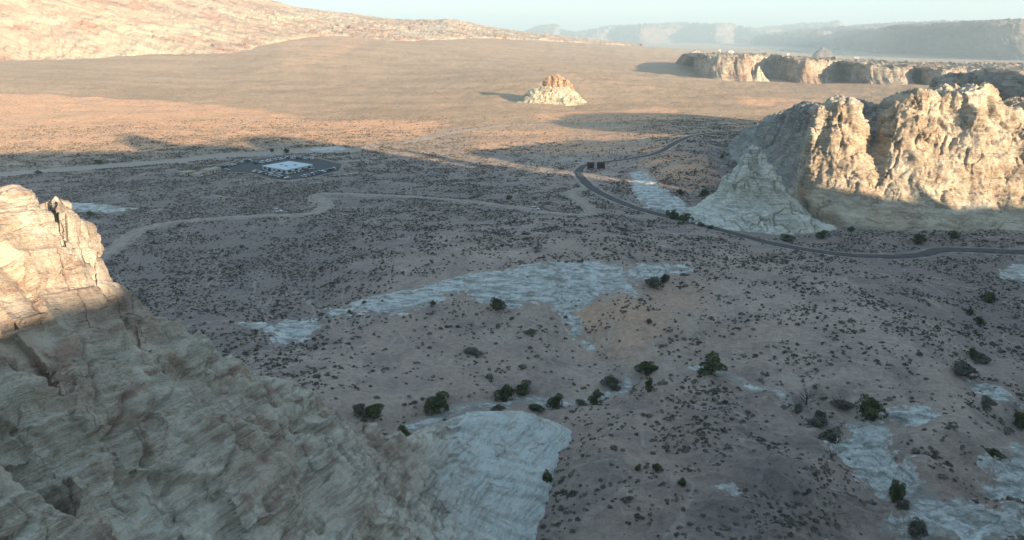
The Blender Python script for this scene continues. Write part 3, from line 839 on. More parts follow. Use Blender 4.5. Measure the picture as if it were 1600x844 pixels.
# unseen ridge behind the viewer, its crest shaped so its shade fills the valley
def uv_of(p): return (p[0] * DY - p[1] * DX, p[0] * DX + p[1] * DY)
TE = math.tan(SUN_EL); LV = -250.0
crest = []
for px, py in [(-60,240),(60,238),(160,237),(240,236),(300,234),(360,234),(420,231),(480,228),(520,225),(560,221)]:
    g = gp(px, py); u, v = uv_of(g); crest.append((u, float(G0(*g)) + TE * (v - LV)))
SHADE_LOBES = []  # crest bumps added to give the cast shade rounded lobes
for px, py, hw, hh in [(222,222,20,27),(310,230,30,9),(425,220,30,19),(505,220,22,7)]:
    SHADE_LOBES.append((uv_of(gp(px, py))[0], hw, hh))
for px, py, d in [(1181,236,440),(1240,292,445),(1300,300,457),(1400,322,428),(1470,323,421),(1495,335,410),(1520,322,420)]:
    p = Wp(px, py, d); u, v = uv_of(p); crest.append((u, p[2] + TE * (v - LV)))
for px, py, d in [(0,478,80),(90,458,82),(170,440,86)]:
    p = Wp(px, py, d); u, v = uv_of(p); crest.append((u, p[2] + TE * (v - LV)))
crest += [(-900, 60), (-260, 90), (-60, 128), (60, 148), (80, 185), (520, 86), (700, 80), (1500, 60)]
crest.sort()
cu = np.array([c[0] for c in crest]); cz = np.array([c[1] for c in crest])
print('CREST', [(round(a), round(b)) for a, b in crest])
us = np.unique(np.concatenate([np.arange(-900, 1501, 5.0)]))
zs = np.interp(us, cu, cz) + 0.7 * perlin(us / 14, 0, 0)
for uc, hw, hh in SHADE_LOBES: zs = zs + hh * np.sqrt(np.clip(1 - ((us - uc) / hw) ** 2, 0, 1))
S = []
for u, z in zip(us, zs):
    bx, by = u * DY + LV * DX, -u * DX + LV * DY
    row = []
    for off, hz in ((70, -6), (45, .25), (28, .5), (12, .8), (0, 1), (-25, .97), (-120, .9), (-260, -6)):
        zz = z * hz if hz > 0 else hz
        row.append((bx + DX * off, by + DY * off, zz))
    S.append(row)
S = np.array(S)
RG = rock_disp(cat_axis(np.swapaxes(S, 0, 1), 40).swapaxes(0, 1), amp_flute=3, fl=25, amp_knob=1, kn=10, ledge=1, lh=8, fine=.4, sgn=1)
RG[..., 2] = np.minimum(RG[..., 2], zs[:, None]); RG[np.arange(len(zs)), RG[..., 2].argmax(1), 2] = zs
o = tag(obj('shade_ridge', np_mesh('shade_ridge', RG.reshape(-1, 3), grid_faces(*RG.shape[:2]), cliff_mat)), 'unseen sandstone ridge shaped to shade the valley', kind='structure')

# ------------------------------------------------------------------ near-left sandstone outcrop (height field in metres)
def dplane(px, py): return 1.0 / (0.0222 - 2.03e-5 * px - 1.806e-5 * (844 - py))
RCREST = [(-250,270),(-120,285),(0,306),(30,312),(60,311),(100,322),(138,350),(142,384),(165,392),(172,408),(205,436),(240,474),(270,500),(300,524),(330,545),(380,565),(420,583),(455,588),(490,612),(520,640),(575,662),(615,682)]
RC = [(px, py, dplane(px, py)) for px, py in RCREST]
for px in (-250, -100, 0, 100, 200, 300, 400, 500, 590):
    pc = np.interp(px, [c[0] for c in RCREST], [c[1] for c in RCREST])
    for t in (.25, .5, .75, 1.0, 1.35):
        py = pc + (844 - pc) * t
        bulge = 1 + 0.05 * math.sin(px * .021 + t * 5) + 0.03 * math.sin(px * .05 - t * 9)
        RC.append((px, py, dplane(px, py) * bulge))
NCR = len(RCREST)
RC += [(645,692,154),(660,672,162),(700,662,168),(760,656,177),(800,650,183),(830,646,188),(660,720,146),(720,700,158),(780,700,167),(822,700,171),(720,760,146),(780,760,150),(824,755,154),(690,844,123),(760,844,130),(815,800,146),(790,844,135)]
P3 = []; V3 = []
for px, py, d in RC:
    p = Wp(px, py, d); P3.append((p[0] / 30, p[1] / 30)); V3.append(p[2])
for px, py, d in RC[:NCR]:                      # steep drop behind the crest
    p = Wp(px, py, d); q = p + np.array([-3.5, 4.5, 0]); P3.append((q[0] / 30, q[1] / 30)); V3.append(p[2] - 7)
    q = p + np.array([-18, 20, 0]); P3.append((q[0] / 30, q[1] / 30)); V3.append(max(p[2] - 34, -8))
for X_, Y_, z_ in [(-190,170,-8),(-130,190,-8),(-80,205,-8),(-50,215,-8),(-10,225,-8),(40,215,-8),(28,188,-6),(26,170,-7),(22,150,-7),(18,135,-7),(14,115,-5),(5,100,0),(0,90,6),(-10,70,20),(0,50,10),(-10,20,20),(-40,10,35),(-100,20,50),(-30,205,-8),(8,205,-5)]:
    P3.append((X_ / 30, Y_ / 30)); V3.append(z_)
RT = TPS(P3, V3, 0.001)
ra = np.radians(np.arange(-72, 16, 0.085)); rr = [22.0]
while rr[-1] < 235: rr.append(rr[-1] + max(0.10, 0.0020 * rr[-1]))
rr = np.array(rr)
AR, RRr = np.meshgrid(ra, rr, indexing='ij')
x = RRr * np.sin(AR); y = RRr * np.cos(AR)
# coarse lookup for speed
gx = np.linspace(-235, 70, 300); gy = np.linspace(0, 240, 240)
TT = RT(*[q / 30 for q in np.meshgrid(gx, gy, indexing='ij')])
def bil(T, x, y):
    i_ = np.clip((x - gx[0]) / (gx[1] - gx[0]), 0, len(gx) - 1.001); j_ = np.clip((y - gy[0]) / (gy[1] - gy[0]), 0, len(gy) - 1.001)
    i = i_.astype(int); j = j_.astype(int); u = i_ - i; v = j_ - j
    return T[i, j] * (1 - u) * (1 - v) + T[i + 1, j] * u * (1 - v) + T[i, j + 1] * (1 - u) * v + T[i + 1, j + 1] * u * v
z = bil(TT, x, y)
def wl(pts): return catmull([Wp(*p)[:2] for p in pts], 6)
def groove(z, pts, w, dep):
    d = pdist(x, y, wl(pts), 12) + 0.25 * fbm(x / 1.5, y / 1.5, 0 * x, 3)
    return z - dep * (1 - smooth(w * 0.35, w, d))
Gd = np.stack([x, y, z], -1)
sl = smooth(-10, 25, x - 0.0 * y)
apron = smooth(-16, -4, x) * smooth(110, 140, y)   # smooth slickrock apron
fade = (1 - 0.78 * apron)
# tilted beds
N = normals(Gd); N *= np.sign(N[..., 2:3])
w_ = fbm(x / 22, y / 22, z / 22, 3)
zt = z - 0.60 * x + 0.28 * y + 1.6 * w_
def saws(h, a, b): f_ = h - np.floor(h); return smooth(0, a, f_) * (1 - smooth(b, 1, f_))
d = 1.6 * fbm(x / 18, y / 18, z / 24, 3) + 0.15 * fbm(x / 5, y / 5, z / 5, 3, mode=1) + blocks(x + .3 * z, y, zt, 13.0, .9, .13, .5, 3) + blocks(x - .2 * z, y, zt, 4.5, .22, .08, .12, 8) * (.3 + .7 * smooth(-.1, .15, fbm(x / 14 + 3, y / 14, z / 14, 2)))
d += 0.95 * (saws(zt / 5.2, .75, .90) - .5) * np.clip(.5 + 1.2 * fbm(x / 15, y / 15, z / 8, 2), .1, 1.3)
d += 0.40 * (saws(zt / 1.4, .7, .90) - .5) * np.clip(.4 + 1.4 * fbm(x / 10 + 7, y / 10, z / 5, 2), .05, 1.3)
d += 0.14 * fbm(x / 1.6, y / 1.6, z / 1.1, 4, .5)
cr = fbm(x / 9 + 31, y / 16, z / 16, 3)
d -= 1.0 * smooth(0.03, 0.0, np.abs(cr)) * smooth(0, .3, fbm(x / 12, y / 12, z / 12, 2) + .1)
cr = fbm((x + y) / 12 + 3, (x - y) / 22 + 11, z / 20, 3)
d -= 0.7 * smooth(0.025, 0.0, np.abs(cr)) * smooth(0, .25, fbm(x / 9 + 5, y / 9, z / 9, 2) + .05)
swirl = 0.4 * (saws((np.hypot(x + 2, y - 172) + 6 * w_) / 4.5, .6, .8) - .5)
d = d * fade + swirl * apron
Gd = Gd + N * d[..., None]
z = Gd[..., 2]
def dl(P): return [(p_[0], p_[1], dplane(*p_)) for p_ in P]
z = groove(z, dl([(60,308),(66,325),(76,355),(88,382),(102,398),(120,402)]), 0.7, 3.2)
z = groove(z, dl([(120,402),(135,420),(150,450),(175,475),(205,505),(215,530)]), 0.6, 1.5)
z = groove(z, dl([(-20,430),(10,450),(35,480),(60,540),(80,600)]), 1.1, 1.3)
Gd[..., 2] = z
rock_near = tag(obj('rock_outcrop', np_mesh('rock_outcrop', Gd.reshape(-1, 3), grid_faces(*Gd.shape[:2])[:, ::-1], front_mat, True, dict(apron=smooth(-22, -8, x + 3 * fbm(x / 6, y / 6, 0 * x, 3)) * smooth(105, 150, y + 6 * fbm(x / 9 + 3, y / 9, 0 * x, 3)) * smooth(26, 12, Gd[..., 2])))), 'towering near sandstone outcrop filling the lower left corner, tip in sunlight', 'rock outcrop')
NEARZ = bil(TT, x, y)

# ------------------------------------------------------------------ round rocks
def round_rock(name, cx, cy, prof, mat, nseg, nr, disp, squash=(1, 1), skew=(0, 0), parent=None, base=0.0, spiral=0.0):
    """prof: list of (z, radius) bottom to top"""
    pr = cat_axis(np.array(prof, float), nr)
    th = np.linspace(0, 2 * math.pi, nseg, endpoint=False)
    T, Z_ = np.meshgrid(th, pr[:, 0], indexing='ij'); R_ = np.maximum(np.broadcast_to(pr[:, 1], T.shape), 0.01)
    lob = 1 + 0.10 * np.sin(2 * T + 1.1) + 0.07 * np.sin(3 * T + 4) + 0.05 * np.sin(5 * T)
    k = (Z_ - prof[0][0]) / (prof[-1][0] - prof[0][0])
    A = np.stack([cx + skew[0] * k + squash[0] * R_ * lob * np.cos(T), cy + skew[1] * k + squash[1] * R_ * lob * np.sin(T), base + Z_], -1)
    Nn = normals(np.concatenate([A, A[:1]], 0))[:-1]
    sg = np.sign((Nn[..., 0] * np.cos(T) + Nn[..., 1] * np.sin(T)).mean())
    A = rock_disp(A, sgn=sg, **disp)
    Fq = grid_faces(A.shape[0], A.shape[1], wrap=True)
    return obj(name, np_mesh(name, A.reshape(-1, 3), Fq, mat), parent)

spire_mat = rock_material('spire_sandstone', (0.65, 0.65, 0.58), (0.55, 0.51, 0.42), (0.42, 0.35, 0.26), 0.9, patch=0.2, streak=0.35, crack=0.45, bumpd=0.75)
c = Wp(1183, 300, 430)
spire = round_rock('rock_spire', c[0], 434, [(-6,62),(0,55),(2,48),(5,38),(8.5,31),(13,24.5),(17,20),(23,16.5),(29,11.5),(33,8.2),(35.5,7.4),(37.5,6.6),(39,4.2),(41,4.4),(42.6,3.4),(43.4,0.3)], spire_mat, 620, 230,
                   dict(amp_flute=2.2, fl=11, amp_knob=1.2, kn=6, ledge=0.7, lh=4.2, fine=0.45, rough=1.2, blk=[(8, .7, .15, .7)], kfade=lambda z: .1 + .9 * smooth(12, 26, z)), squash=(0.90, 0.72), skew=(-2, 0))
tag(spire, 'pale conical sandstone spire on a broad apron before the cliff', 'rock spire')
butte_mat = rock_material('butte_clay', (0.50, 0.47, 0.36), (0.47, 0.42, 0.31), (0.36, 0.30, 0.22), 2.0, patch=0.35, streak=0.3)
crown_mat = rock_material('butte_caprock', (0.46, 0.34, 0.23), (0.42, 0.28, 0.18), (0.30, 0.18, 0.11), 1.6, patch=0.6)
c = Wp(862, 150, 1225)
gz = float(G0(c[0], 1225))
root = empty('rock_butte', (c[0], 1225, gz))
tag(root, 'lone pale domed butte with craggy brown caprock out on the plain', 'butte')
def at0(o, r): o.location = (-r.location[0], -r.location[1], -r.location[2]); return o
o = round_rock('butte_slope', c[0], 1225, [(-5,58),(0,48),(4,43),(10,36),(16,29),(20,23),(23,17),(25,8),(26,1)], butte_mat, 360, 120,
               dict(amp_flute=4, fl=22, amp_knob=2.2, kn=11, ledge=0.8, lh=5, fine=.6), squash=(1.0, 0.85), parent=root, base=gz, skew=(4, 0)); at0(o, root)
for dx, dy, r_, h in [(-4,0,11,38),(3,-3,9,41),(10,2,9,35),(17,-2,7,32),(-11,-2,6,33),(6,7,9,36),(23,-4,4.5,28)]:
    o = round_rock('caprock', c[0] + dx + 4, 1225 + dy, [(14,r_*1.25),(h*.62,r_*1.1),(h*.8,r_*.9),(h*.93,r_*.6),(h,.3)], crown_mat, 90, 50,
                   dict(amp_flute=3.0, fl=9, amp_knob=2.4, kn=6, ledge=1.0, lh=4, fine=.6), parent=root, base=gz); at0(o, root)
c = Wp(1187, 124, 1900)
o = round_rock('rock_pinnacle', c[0], 1895, [(-5,26),(0,20),(6,13),(14,8),(24,4),(30,1),(31,.2)], butte_mat, 60, 50, dict(amp_flute=2, fl=12, amp_knob=1.5, kn=7, ledge=.6, lh=5, fine=.4), skew=(-6, 0))
tag(o, 'small leaning pale pinnacle at the foot of the long mesa', 'rock pinnacle')
p = gp(1088, 86)
o = round_rock('rock_knoll', p[0], p[1], [(-8,75),(0,60),(8,36),(16,22),(24,10),(30,1)], dark_mat, 90, 50, dict(amp_flute=6, fl=30, amp_knob=4, kn=16, ledge=2, lh=9, fine=1), squash=(1.2, .6))
tag(o, 'dark shadowed knoll standing on the plain left of the far house', 'rock knoll')

# talus boulders at the foot of the right cliff
bm_ = []
def boulder_mesh(seed):
    th = np.linspace(0, 2 * math.pi, 18, endpoint=False); ph = np.linspace(-1.5, 1.5, 10)
    T, Q = np.meshgrid(th, ph, indexing='ij')
    A = np.stack([np.cos(T) * np.cos(Q), np.sin(T) * np.cos(Q), np.sin(Q) * .7], -1)
    A = np.sign(A) * np.abs(A) ** 0.8
    A *= (1 + .45 * fbm(A[..., 0] * 1.3 + seed, A[..., 1] * 1.3, A[..., 2] * 1.3, 3))[..., None]
    return np_mesh('boulder', A.reshape(-1, 3), grid_faces(18, 10, True), dark_mat)
bms = [boulder_mesh(s * 7.7) for s in range(4)]

# ------------------------------------------------------------------ vegetation
def leaf_cloud(n, pts_dirs, size, seed, flat=1.0):
    """n random little leaf faces at the given points, facing outwards roughly"""
    r = np.random.default_rng(seed)
    P, D = pts_dirs
    idx = r.integers(0, len(P), n); c = P[idx]; d = D[idx] + r.normal(size=(n, 3)) * 0.55
    d /= np.linalg.norm(d, axis=1)[:, None] + 1e-9
    a = np.cross(d, r.normal(size=(n, 3))); a /= np.linalg.norm(a, axis=1)[:, None] + 1e-9
    b = np.cross(d, a); s = size * r.uniform(0.6, 1.4, (n, 1))
    V = np.stack([c + a * s, c - a * s * .6 + b * s * .8, c - a * s * .6 - b * s * .8], 1)
    V[..., 2] *= flat
    return V.reshape(-1, 3), np.arange(n * 3).reshape(-1, 3)

def lobes_points(lobes, n, seed, inner=0.55):
    r = np.random.default_rng(seed); P = []; D = []
    w = np.array([l[3] ** 2 for l in lobes]); w = w / w.sum()
    for i in range(n):
        l = lobes[r.choice(len(lobes), p=w)]
        d = r.normal(size=3); d /= np.linalg.norm(d)
        if d[2] < -0.55: d[2] = -d[2]
        q = np.array(l[:3]) + d * np.array([l[3], l[3], l[4]]) * (inner + (1 - inner) * r.random() ** 0.5)
        P.append(q); D.append(d)
    P = np.array(P)
    keep = perlin(P[:, 0] * 2.1 + seed, P[:, 1] * 2.1, P[:, 2] * 2.1) > -0.45
    return P[keep], np.array(D)[keep]

def foliage_mat(name, c1, c2):
    m, t, b = new_mat(name); k = NB(t)
    oi = k.n('ShaderNodeObjectInfo')
    n = k.noise(k.pos(), 0.45, 2)
    c = k.mix(k.ss(n, 0.38, 0.62), c1, c2)
    k.lk(c, b.inputs['Base Color']); b.inputs['Roughness'].default_value = 0.8
    return m
jun_mat = foliage_mat('juniper_foliage', (0.048, 0.058, 0.024), (0.12, 0.125, 0.055))
grey_mat = foliage_mat('grey_brush', (0.095, 0.088, 0.068), (0.15, 0.135, 0.10))
scrub_mat = foliage_mat('dry_scrub', (0.075, 0.068, 0.050), (0.19, 0.165, 0.125))
bark = plain('bark', (0.13, 0.10, 0.075), 0.9, var=0.3, scale=4)
deadwood = plain('dead_wood', (0.075, 0.062, 0.055), 0.9, var=0.2, scale=4)

JM = []
for v_ in range(6):
    r = np.random.default_rng(100 + v_)
    lobes = []
    nl = 12
    for i in range(nl):
        a = r.uniform(0, 6.28); q = r.uniform(0, 0.55); zz = r.uniform(0.06, 0.76)
        lobes.append((q * math.cos(a) * (1.1 - zz * .5), q * math.sin(a) * (1.1 - zz * .5), zz, r.uniform(.14, .38) * (1.2 - .5 * zz), r.uniform(.10, .26)))
    lobes.append((0, 0, .34, .46, .38))
    P_, D_ = lobes_points(lobes, 3600, v_ + 1)
    JM.append(leaf_cloud(2600, (P_, D_), 0.045, v_))
def crown_mesh(vi, mat, nm='crown'):
    V_, F_ = JM[vi]; return np_mesh(nm, V_, F_, mat, False)
CROWN = [crown_mesh(i, jun_mat) for i in range(6)]
CROWNG = [crown_mesh(i, grey_mat) for i in range(6)]
def trunk_mesh(seed, mat):
    r = random.Random(seed); mb = MB()
    for i in range(3):
        a = r.uniform(0, 6.28)
        mb.tube([(0, 0, -.12), (.05 * math.cos(a), .05 * math.sin(a), .15), (.2 * math.cos(a), .2 * math.sin(a), .38), (.32 * math.cos(a), .32 * math.sin(a), .62)], [.05, .04, .025, .008], 6)
    me = bpy.data.meshes.new('trunk'); me.from_pydata(mb.v, [], mb.f); me.materials.append(mat); return me
TRUNK = [trunk_mesh(i, bark) for i in range(4)]

def Gz(x, y): return float(G(np.array([x]), np.array([y]))[0])

def tree(px, py, w, h, label, kind='j', zoff=None, d=None, cat=None):
    """py = photo row of its foot"""
    if d is None: g = gp(px, py)
    else: g = Wp(px, py, d)[:2]
    s = math.hypot(g[0], g[1], CAMZ) / F
    z = Gz(*g) if zoff is None else zoff
    name = 'juniper_tree' if kind == 'j' else 'grey_bush'
    o = empty(name, (g[0], g[1], z - 0.05), random.uniform(0, 6.28))
    tag(o, label, cat or ('tree' if kind == 'j' else 'bush'), 'junipers scattered in the valley' if kind == 'j' else 'grey bushes scattered in the valley')
    vi = random.randrange(6)
    c = obj('crown', (CROWN if kind == 'j' else CROWNG)[vi], o)
    c.scale = (w * s / 1.25, w * s / 1.25, h * s * 1.02)
    t_ = obj('trunk', TRUNK[vi % 4], o); t_.scale = (w * s * .8, w * s * .8, h * s)
    return o

TREES = [
 (775,486,28,26,'dark juniper just below the big pale ledge in mid valley','j'),
 (1020,447,26,22,'greyish left bush of the pair at the right end of the pale ledge','g'),
 (1040,441,17,18,'small dark right juniper of the pair at the right end of the pale ledge','j'),
 (684,641,42,40,'large round juniper left of the wash, left of the row along it','j'),
 (791,621,34,34,'round juniper at the left of two where the wash bends, bigger of them','j'),
 (820,611,26,28,'smaller juniper right behind the bigger one at the wash bend','j'),
 (870,635,28,28,'greyish green juniper standing in the middle of the pale wash','j'),
 (932,632,26,30,'pointed dark juniper on the near bank right of the wash middle','j'),
 (838,642,26,14,'low spreading green bush at the tip of the pale slickrock','j'),
 (584,656,32,30,'green juniper of the pair on the slope left of the wash','j'),
 (563,650,22,26,'grey bush leaning against the green juniper left of the wash','g'),
 (632,690,32,34,'juniper half hidden in the notch behind the near slickrock','j'),
 (777,655,38,30,'sparse dark bush behind the top of the near slickrock apron','g'),
 (854,758,22,30,'dark upright juniper beside the edge of the near slickrock','j'),
 (840,760,24,22,'grey bush touching the upright juniper by the near slickrock','g'),
 (1010,580,34,28,'olive green juniper beside the upper end of the wash','j'),
 (955,597,28,22,'grey leafless bush left of the olive juniper by the wash','g'),
 (962,600,16,12,'low brush clump tucked at the foot of the grey leafless bush','g'),
 (1113,582,36,30,'dark squat juniper on the sand just right of the upper wash','j'),
 (1014,617,14,26,'narrow upright juniper standing alone below the upper wash','j'),
 (906,635,20,12,'low grey bush between two junipers on the near wash bank','g'),
 (1353,660,44,44,'largest juniper at lower right, above the pale rock sheet','j'),
 (1300,692,34,26,'big grey bush at the upper left edge of the pale rock sheet','g'),
 (1280,672,32,18,'low grey bush pile above the pale rock sheet beside dead twigs','g'),
 (1248,641,18,14,'small grey bush under the dead tree at lower right','g'),
 (1282,646,20,12,'flat grey bush between the two dead trees at lower right','g'),
 (1316,634,30,14,'wide grey thicket under the second dead tree','g'),
 (1400,782,26,34,'juniper growing on the pale rock at lower right','j'),
 (1395,792,12,34,'narrow dark stem-like juniper beside the one on the pale rock','j'),
 (1411,798,18,14,'grey bush at the foot of the junipers on the pale rock','g'),
 (1430,842,30,28,'grey brush on the pale rock at the bottom edge of the view','g'),
 (1067,757,13,14,'small dark round bush alone on the bottom slope','j'),
 (1027,732,18,16,'round juniper bush on the dark slope above the bottom','j'),
 (998,731,10,12,'tiny juniper left of the round bush on the dark slope','j'),
 (1500,590,36,26,'large grey bush in the gully at the right side','g'),
 (1535,566,26,14,'grey bush lying across the gully at the right side','g'),
 (1519,560,15,18,'small dark juniper above the grey bushes of the right gully','j'),
 (1546,474,20,16,'dark bush on the scrub slope near the right edge','j'),
 (1531,508,14,14,'round bush in the upper gully, right one of two','j'),
 (1514,492,11,10,'round bush in the upper gully, left one of two','j'),
 (1597,668,28,30,'dark bush cut by the right edge of the view','j'),
 (1550,716,26,16,'flat dark juniper on the hummock by the pale rock at right','j'),
 (1540,640,20,16,'grey bush beside the pale streak near the right edge','g'),
 (1285,373,18,14,'dark juniper at the right foot of the conical spire','j'),
 (1228,374,24,9,'low dark bush patch at the front foot of the conical spire','j'),
 (1330,362,10,10,'small bush between the spire and the bright cliff','j'),
 (1434,381,20,16,'dark bush in front of the bright cliff foot','j'),
 (1490,373,14,12,'dark bush at the tip of the bright cliff apron','j'),
 (1044,338,9,11,'first and smallest bush of the row left of the spire','j'),
 (1051,342,16,16,'rounded bush second in the row left of the spire','j'),
 (1058,344,8,12,'thin bush third in the row left of the spire','j'),
 (1068,349,24,18,'biggest green bush ending the row left of the spire','j'),
 (1094,354,12,9,'small bush on the pale apron right of the bush row','g'),
 (1111,358,10,7,'tiny bush on the pale apron nearest the paved road','j'),
 (1062,303,11,11,'round bush on the red slope left of the spire','j'),
 (1099,307,15,13,'dark bush where the red slope meets the spire','j'),
 (1128,248,7,7,'single dark bush at the far foot of the bright cliff','j'),
 (795,312,12,9,'brownish bush above the dirt road in mid view','g'),
 (140,337,12,8,'dark bush near the pale patch behind the near outcrop','j'),
 (447,238,11,8,'rounded bush by the sandy wash behind the parking lot','j'),
 (425,237,7,6,'smaller bush by the sandy wash behind the parking lot','j'),
 (154,256,13,7,'bush on the far bank of the sandy wash at left','j'),
 (60,272,9,6,'bush on the near bank of the sandy wash at far left','j'),
 (1015,503,10,9,'dark bush on the red sand right of the pale ledge','j'),
 (545,488,6,6,'little bush at the left tip of the pale ledge','j'),
 (677,478,8,9,'little dark bush under the left part of the pale ledge','j'),
 (570,475,9,8,'little bush on the left part of the pale ledge','g'),
 (830,520,20,10,'low grey bush patch on the sandy slope below the ledge','g'),
 (735,551,30,8,'flat spreading brush on the sandy slope below the ledge','g'),
 (1270,630,0,0,'',''),
]
TREES = [t for t in TREES if t[2] > 0]
for t in TREES: tree(*t)

# bare dead trees
def dead_tree(px, py, h, label, seed):
    g = gp(px, py); s = math.hypot(g[0], g[1], CAMZ) / F * h; r = random.Random(seed)
    o = empty('dead_tree', (g[0], g[1], Gz(*g) - .05)); tag(o, label, 'dead tree', 'bare dead trees at lower right')
    mb = MB(); tb = MB()
    tb.tube([(0, 0, -.1 * s), (.03 * s, 0, .2 * s), (.0, .03 * s, .45 * s)], [.05 * s, .04 * s, .025 * s], 7)
    for i in range(11):
        a = i * 2.4 + r.uniform(-.4, .4); zz = r.uniform(.12, .45) * s; L = r.uniform(.35, .62) * s
        p0 = Vector((.01 * s, .01 * s, zz)); p1 = p0 + Vector((math.cos(a) * L * .5, math.sin(a) * L * .5, L * .35)); p2 = p1 + Vector((math.cos(a + .4) * L * .4, math.sin(a + .4) * L * .4, L * .5))
        mb.tube([p0, p1, p2], [.02 * s, .014 * s, .005 * s], 5)
        for q in range(3):
            b_ = a + r.uniform(-1.2, 1.2); pp = p0.lerp(p1, r.uniform(.4, 1)); mb.tube([pp, pp + Vector((math.cos(b_) * L * .3, math.sin(b_) * L * .3, L * r.uniform(.1, .4)))], [.009 * s, .003 * s], 4)
    tb.build('trunk', deadwood, o, True); mb.build('branches', deadwood, o, True)
dead_tree(1259, 634, 28, 'bare dead tree with spreading limbs above the small grey bush', 1)
dead_tree(1312, 634, 24, 'thin bare dead tree rising from the grey thicket', 2)
dead_tree(1297, 722, 22, 'small bare dead snag at the left edge of the pale rock sheet', 3)
dead_tree(803, 664, 16, 'tiny dead snag on top of the near slickrock apron', 4)

# low scrub: the largest as single shrubs, the rest one mass
NC = 490000
r_ = np.sqrt(rng.uniform(118.0 ** 2, 1050.0 ** 2, NC)); a_ = rng.uniform(-0.70, 0.76, NC)
sx = r_ * np.sin(a_); sy = r_ * np.cos(a_)
cl_ = fbm(sx / 16, sy / 16, sx * 0, 3)
pr = dens(sx, sy) * np.clip(0.70 + 2.6 * cl_ + 1.2 * fbm(sx / 60 + 8, sy / 60, sx * 0, 2), 0.05, 2) * (1 - 0.65 * smooth(650, 1050, r_)) * 0.95
ok = rng.random(NC) < pr
sx = sx[ok]; sy = sy[ok]
wm = np.full(sx.shape, -25.0)
for poly in WHITE: wm = np.maximum(wm, psdf(sx, sy, poly, 25))
ok = ((wm < -0.5) | (rng.random(sx.shape) < 0.13)) & (pdist(sx, sy, PAVED) > 5.5) & (pdist(sx, sy, DIRT) > 4.5) & (pdist(sx, sy, WASH) > 15) & (pdist(sx, sy, CREEK) > 2.6) & (psdf(sx, sy, LOT) < -3)
for T_ in TRAILS: ok &= pdist(sx, sy, T_) > 1.2
sx = sx[ok]; sy = sy[ok]; sz = G(sx, sy)
inr = (sx > gx[0]) & (sx < gx[-1]) & (sy < gy[-1])
nz = np.where(inr, bil(TT, sx, sy), -99)
ok = nz < sz + 0.3
sx = sx[ok]; sy = sy[ok]; sz = sz[ok]
# stay clear of rock feet
sp_c = spire.data.vertices[0].co
ok = np.hypot((sx - Wp(1183, 300, 430)[0]), (sy - 434) * 1.25) > 49
sx = sx[ok]; sy = sy[ok]; sz = sz[ok]
ss_ = np.clip(rng.lognormal(-0.75, 0.38, len(sx)), 0.2, 1.5)
sparse = 1 + 0.35 * (1 - np.clip(dens(sx, sy), 0, 1)); ss_ = ss_ * sparse
u_, v_ = proj(sx, sy, sz)
inframe = (u_ > -5) & (u_ < 1605) & (v_ < 850)
near_hide = np.zeros(len(sx), bool)
for t_ in np.linspace(.3, .97, 24):
    hx = sx * t_; hy = sy * t_; hzz = CAMZ + (sz - CAMZ) * t_
    inn = (hx > gx[0]) & (hx < gx[-1]) & (hy < gy[-1])
    near_hide |= inn & (bil(TT, hx, hy) > hzz + .5)
vis_ = inframe & ~near_hide
big = np.where(vis_, ss_ / np.sqrt(sx ** 2 + sy ** 2 + 1e4), 0)
order = np.argsort(-big)
ind = order[:300]; rest = np.ones(len(sx), bool); rest[ind] = False
rest &= (u_ > -450) & (u_ < 2150)
def shrub_tpl(n, seed, size):
    r = np.random.default_rng(seed); d = r.normal(size=(n * 3, 3)); d[:, 2] = np.abs(d[:, 2]); d /= np.linalg.norm(d, axis=1)[:, None]
    P = d * np.array([.72, .72, .58]) * r.uniform(.55, 1.0, (n * 3, 1)); P[:, 2] += 0.04
    return leaf_cloud(n, (P, d), size, seed)
SM = [np_mesh('desert_shrub', *shrub_tpl(150, 40 + i, 0.12), scrub_mat, False) for i in range(5)]
for q in ind:
    o = obj('desert_shrub', SM[random.randrange(5)])
    o.location = (sx[q], sy[q], sz[q] - .05); o.rotation_euler = (0, 0, random.uniform(0, 6.28)); k_ = float(ss_[q]); o.scale = (k_ * random.uniform(.9, 1.4), k_, k_ * random.uniform(.8, 1.1))
    tag(o, 'low dark desert shrub on the near sandy ground', 'shrub', 'desert shrubs on the nearest ground')
sx = sx[rest]; sy = sy[rest]; sz = sz[rest]; ss_ = ss_[rest]
rd = np.hypot(sx, sy)
print('SCRUB', len(sx))
VV_ = []; FF_ = []; off = 0
for lo, hi, nt3, sz3 in [(0, 260, 34, .26), (260, 430, 16, .36), (430, 700, 9, .48), (700, 2000, 6, .62)]:
    for vi in range(4):
        m = (rd >= lo) & (rd < hi) & (np.arange(len(sx)) % 4 == vi)
        if not m.any(): continue
        tv, tf = shrub_tpl(nt3, 80 + vi + nt3, sz3); n = int(m.sum())
        an = rng.uniform(0, 6.28, n); ca, sa = np.cos(an)[:, None], np.sin(an)[:, None]; k = ss_[m][:, None]; ex = rng.uniform(.9, 1.5, (n, 1))
        bx = tv[None, :, 0] * ex; by = tv[None, :, 1]
        vx = (bx * ca - by * sa) * k + sx[m][:, None]; vy = (bx * sa + by * ca) * k + sy[m][:, None]; vz = tv[None, :, 2] * k + sz[m][:, None] - .04
        VV_.append(np.stack([vx, vy, vz], -1).reshape(-1, 3)); FF_.append((tf[None] + (np.arange(n) * len(tv))[:, None, None] + off).reshape(-1, 3)); off += n * len(tv)
tag(obj('desert_scrub', np_mesh('desert_scrub', np.concatenate(VV_), np.concatenate(FF_), scrub_mat, False)), 'low dark scrub dotting the whole valley floor', kind='stuff')

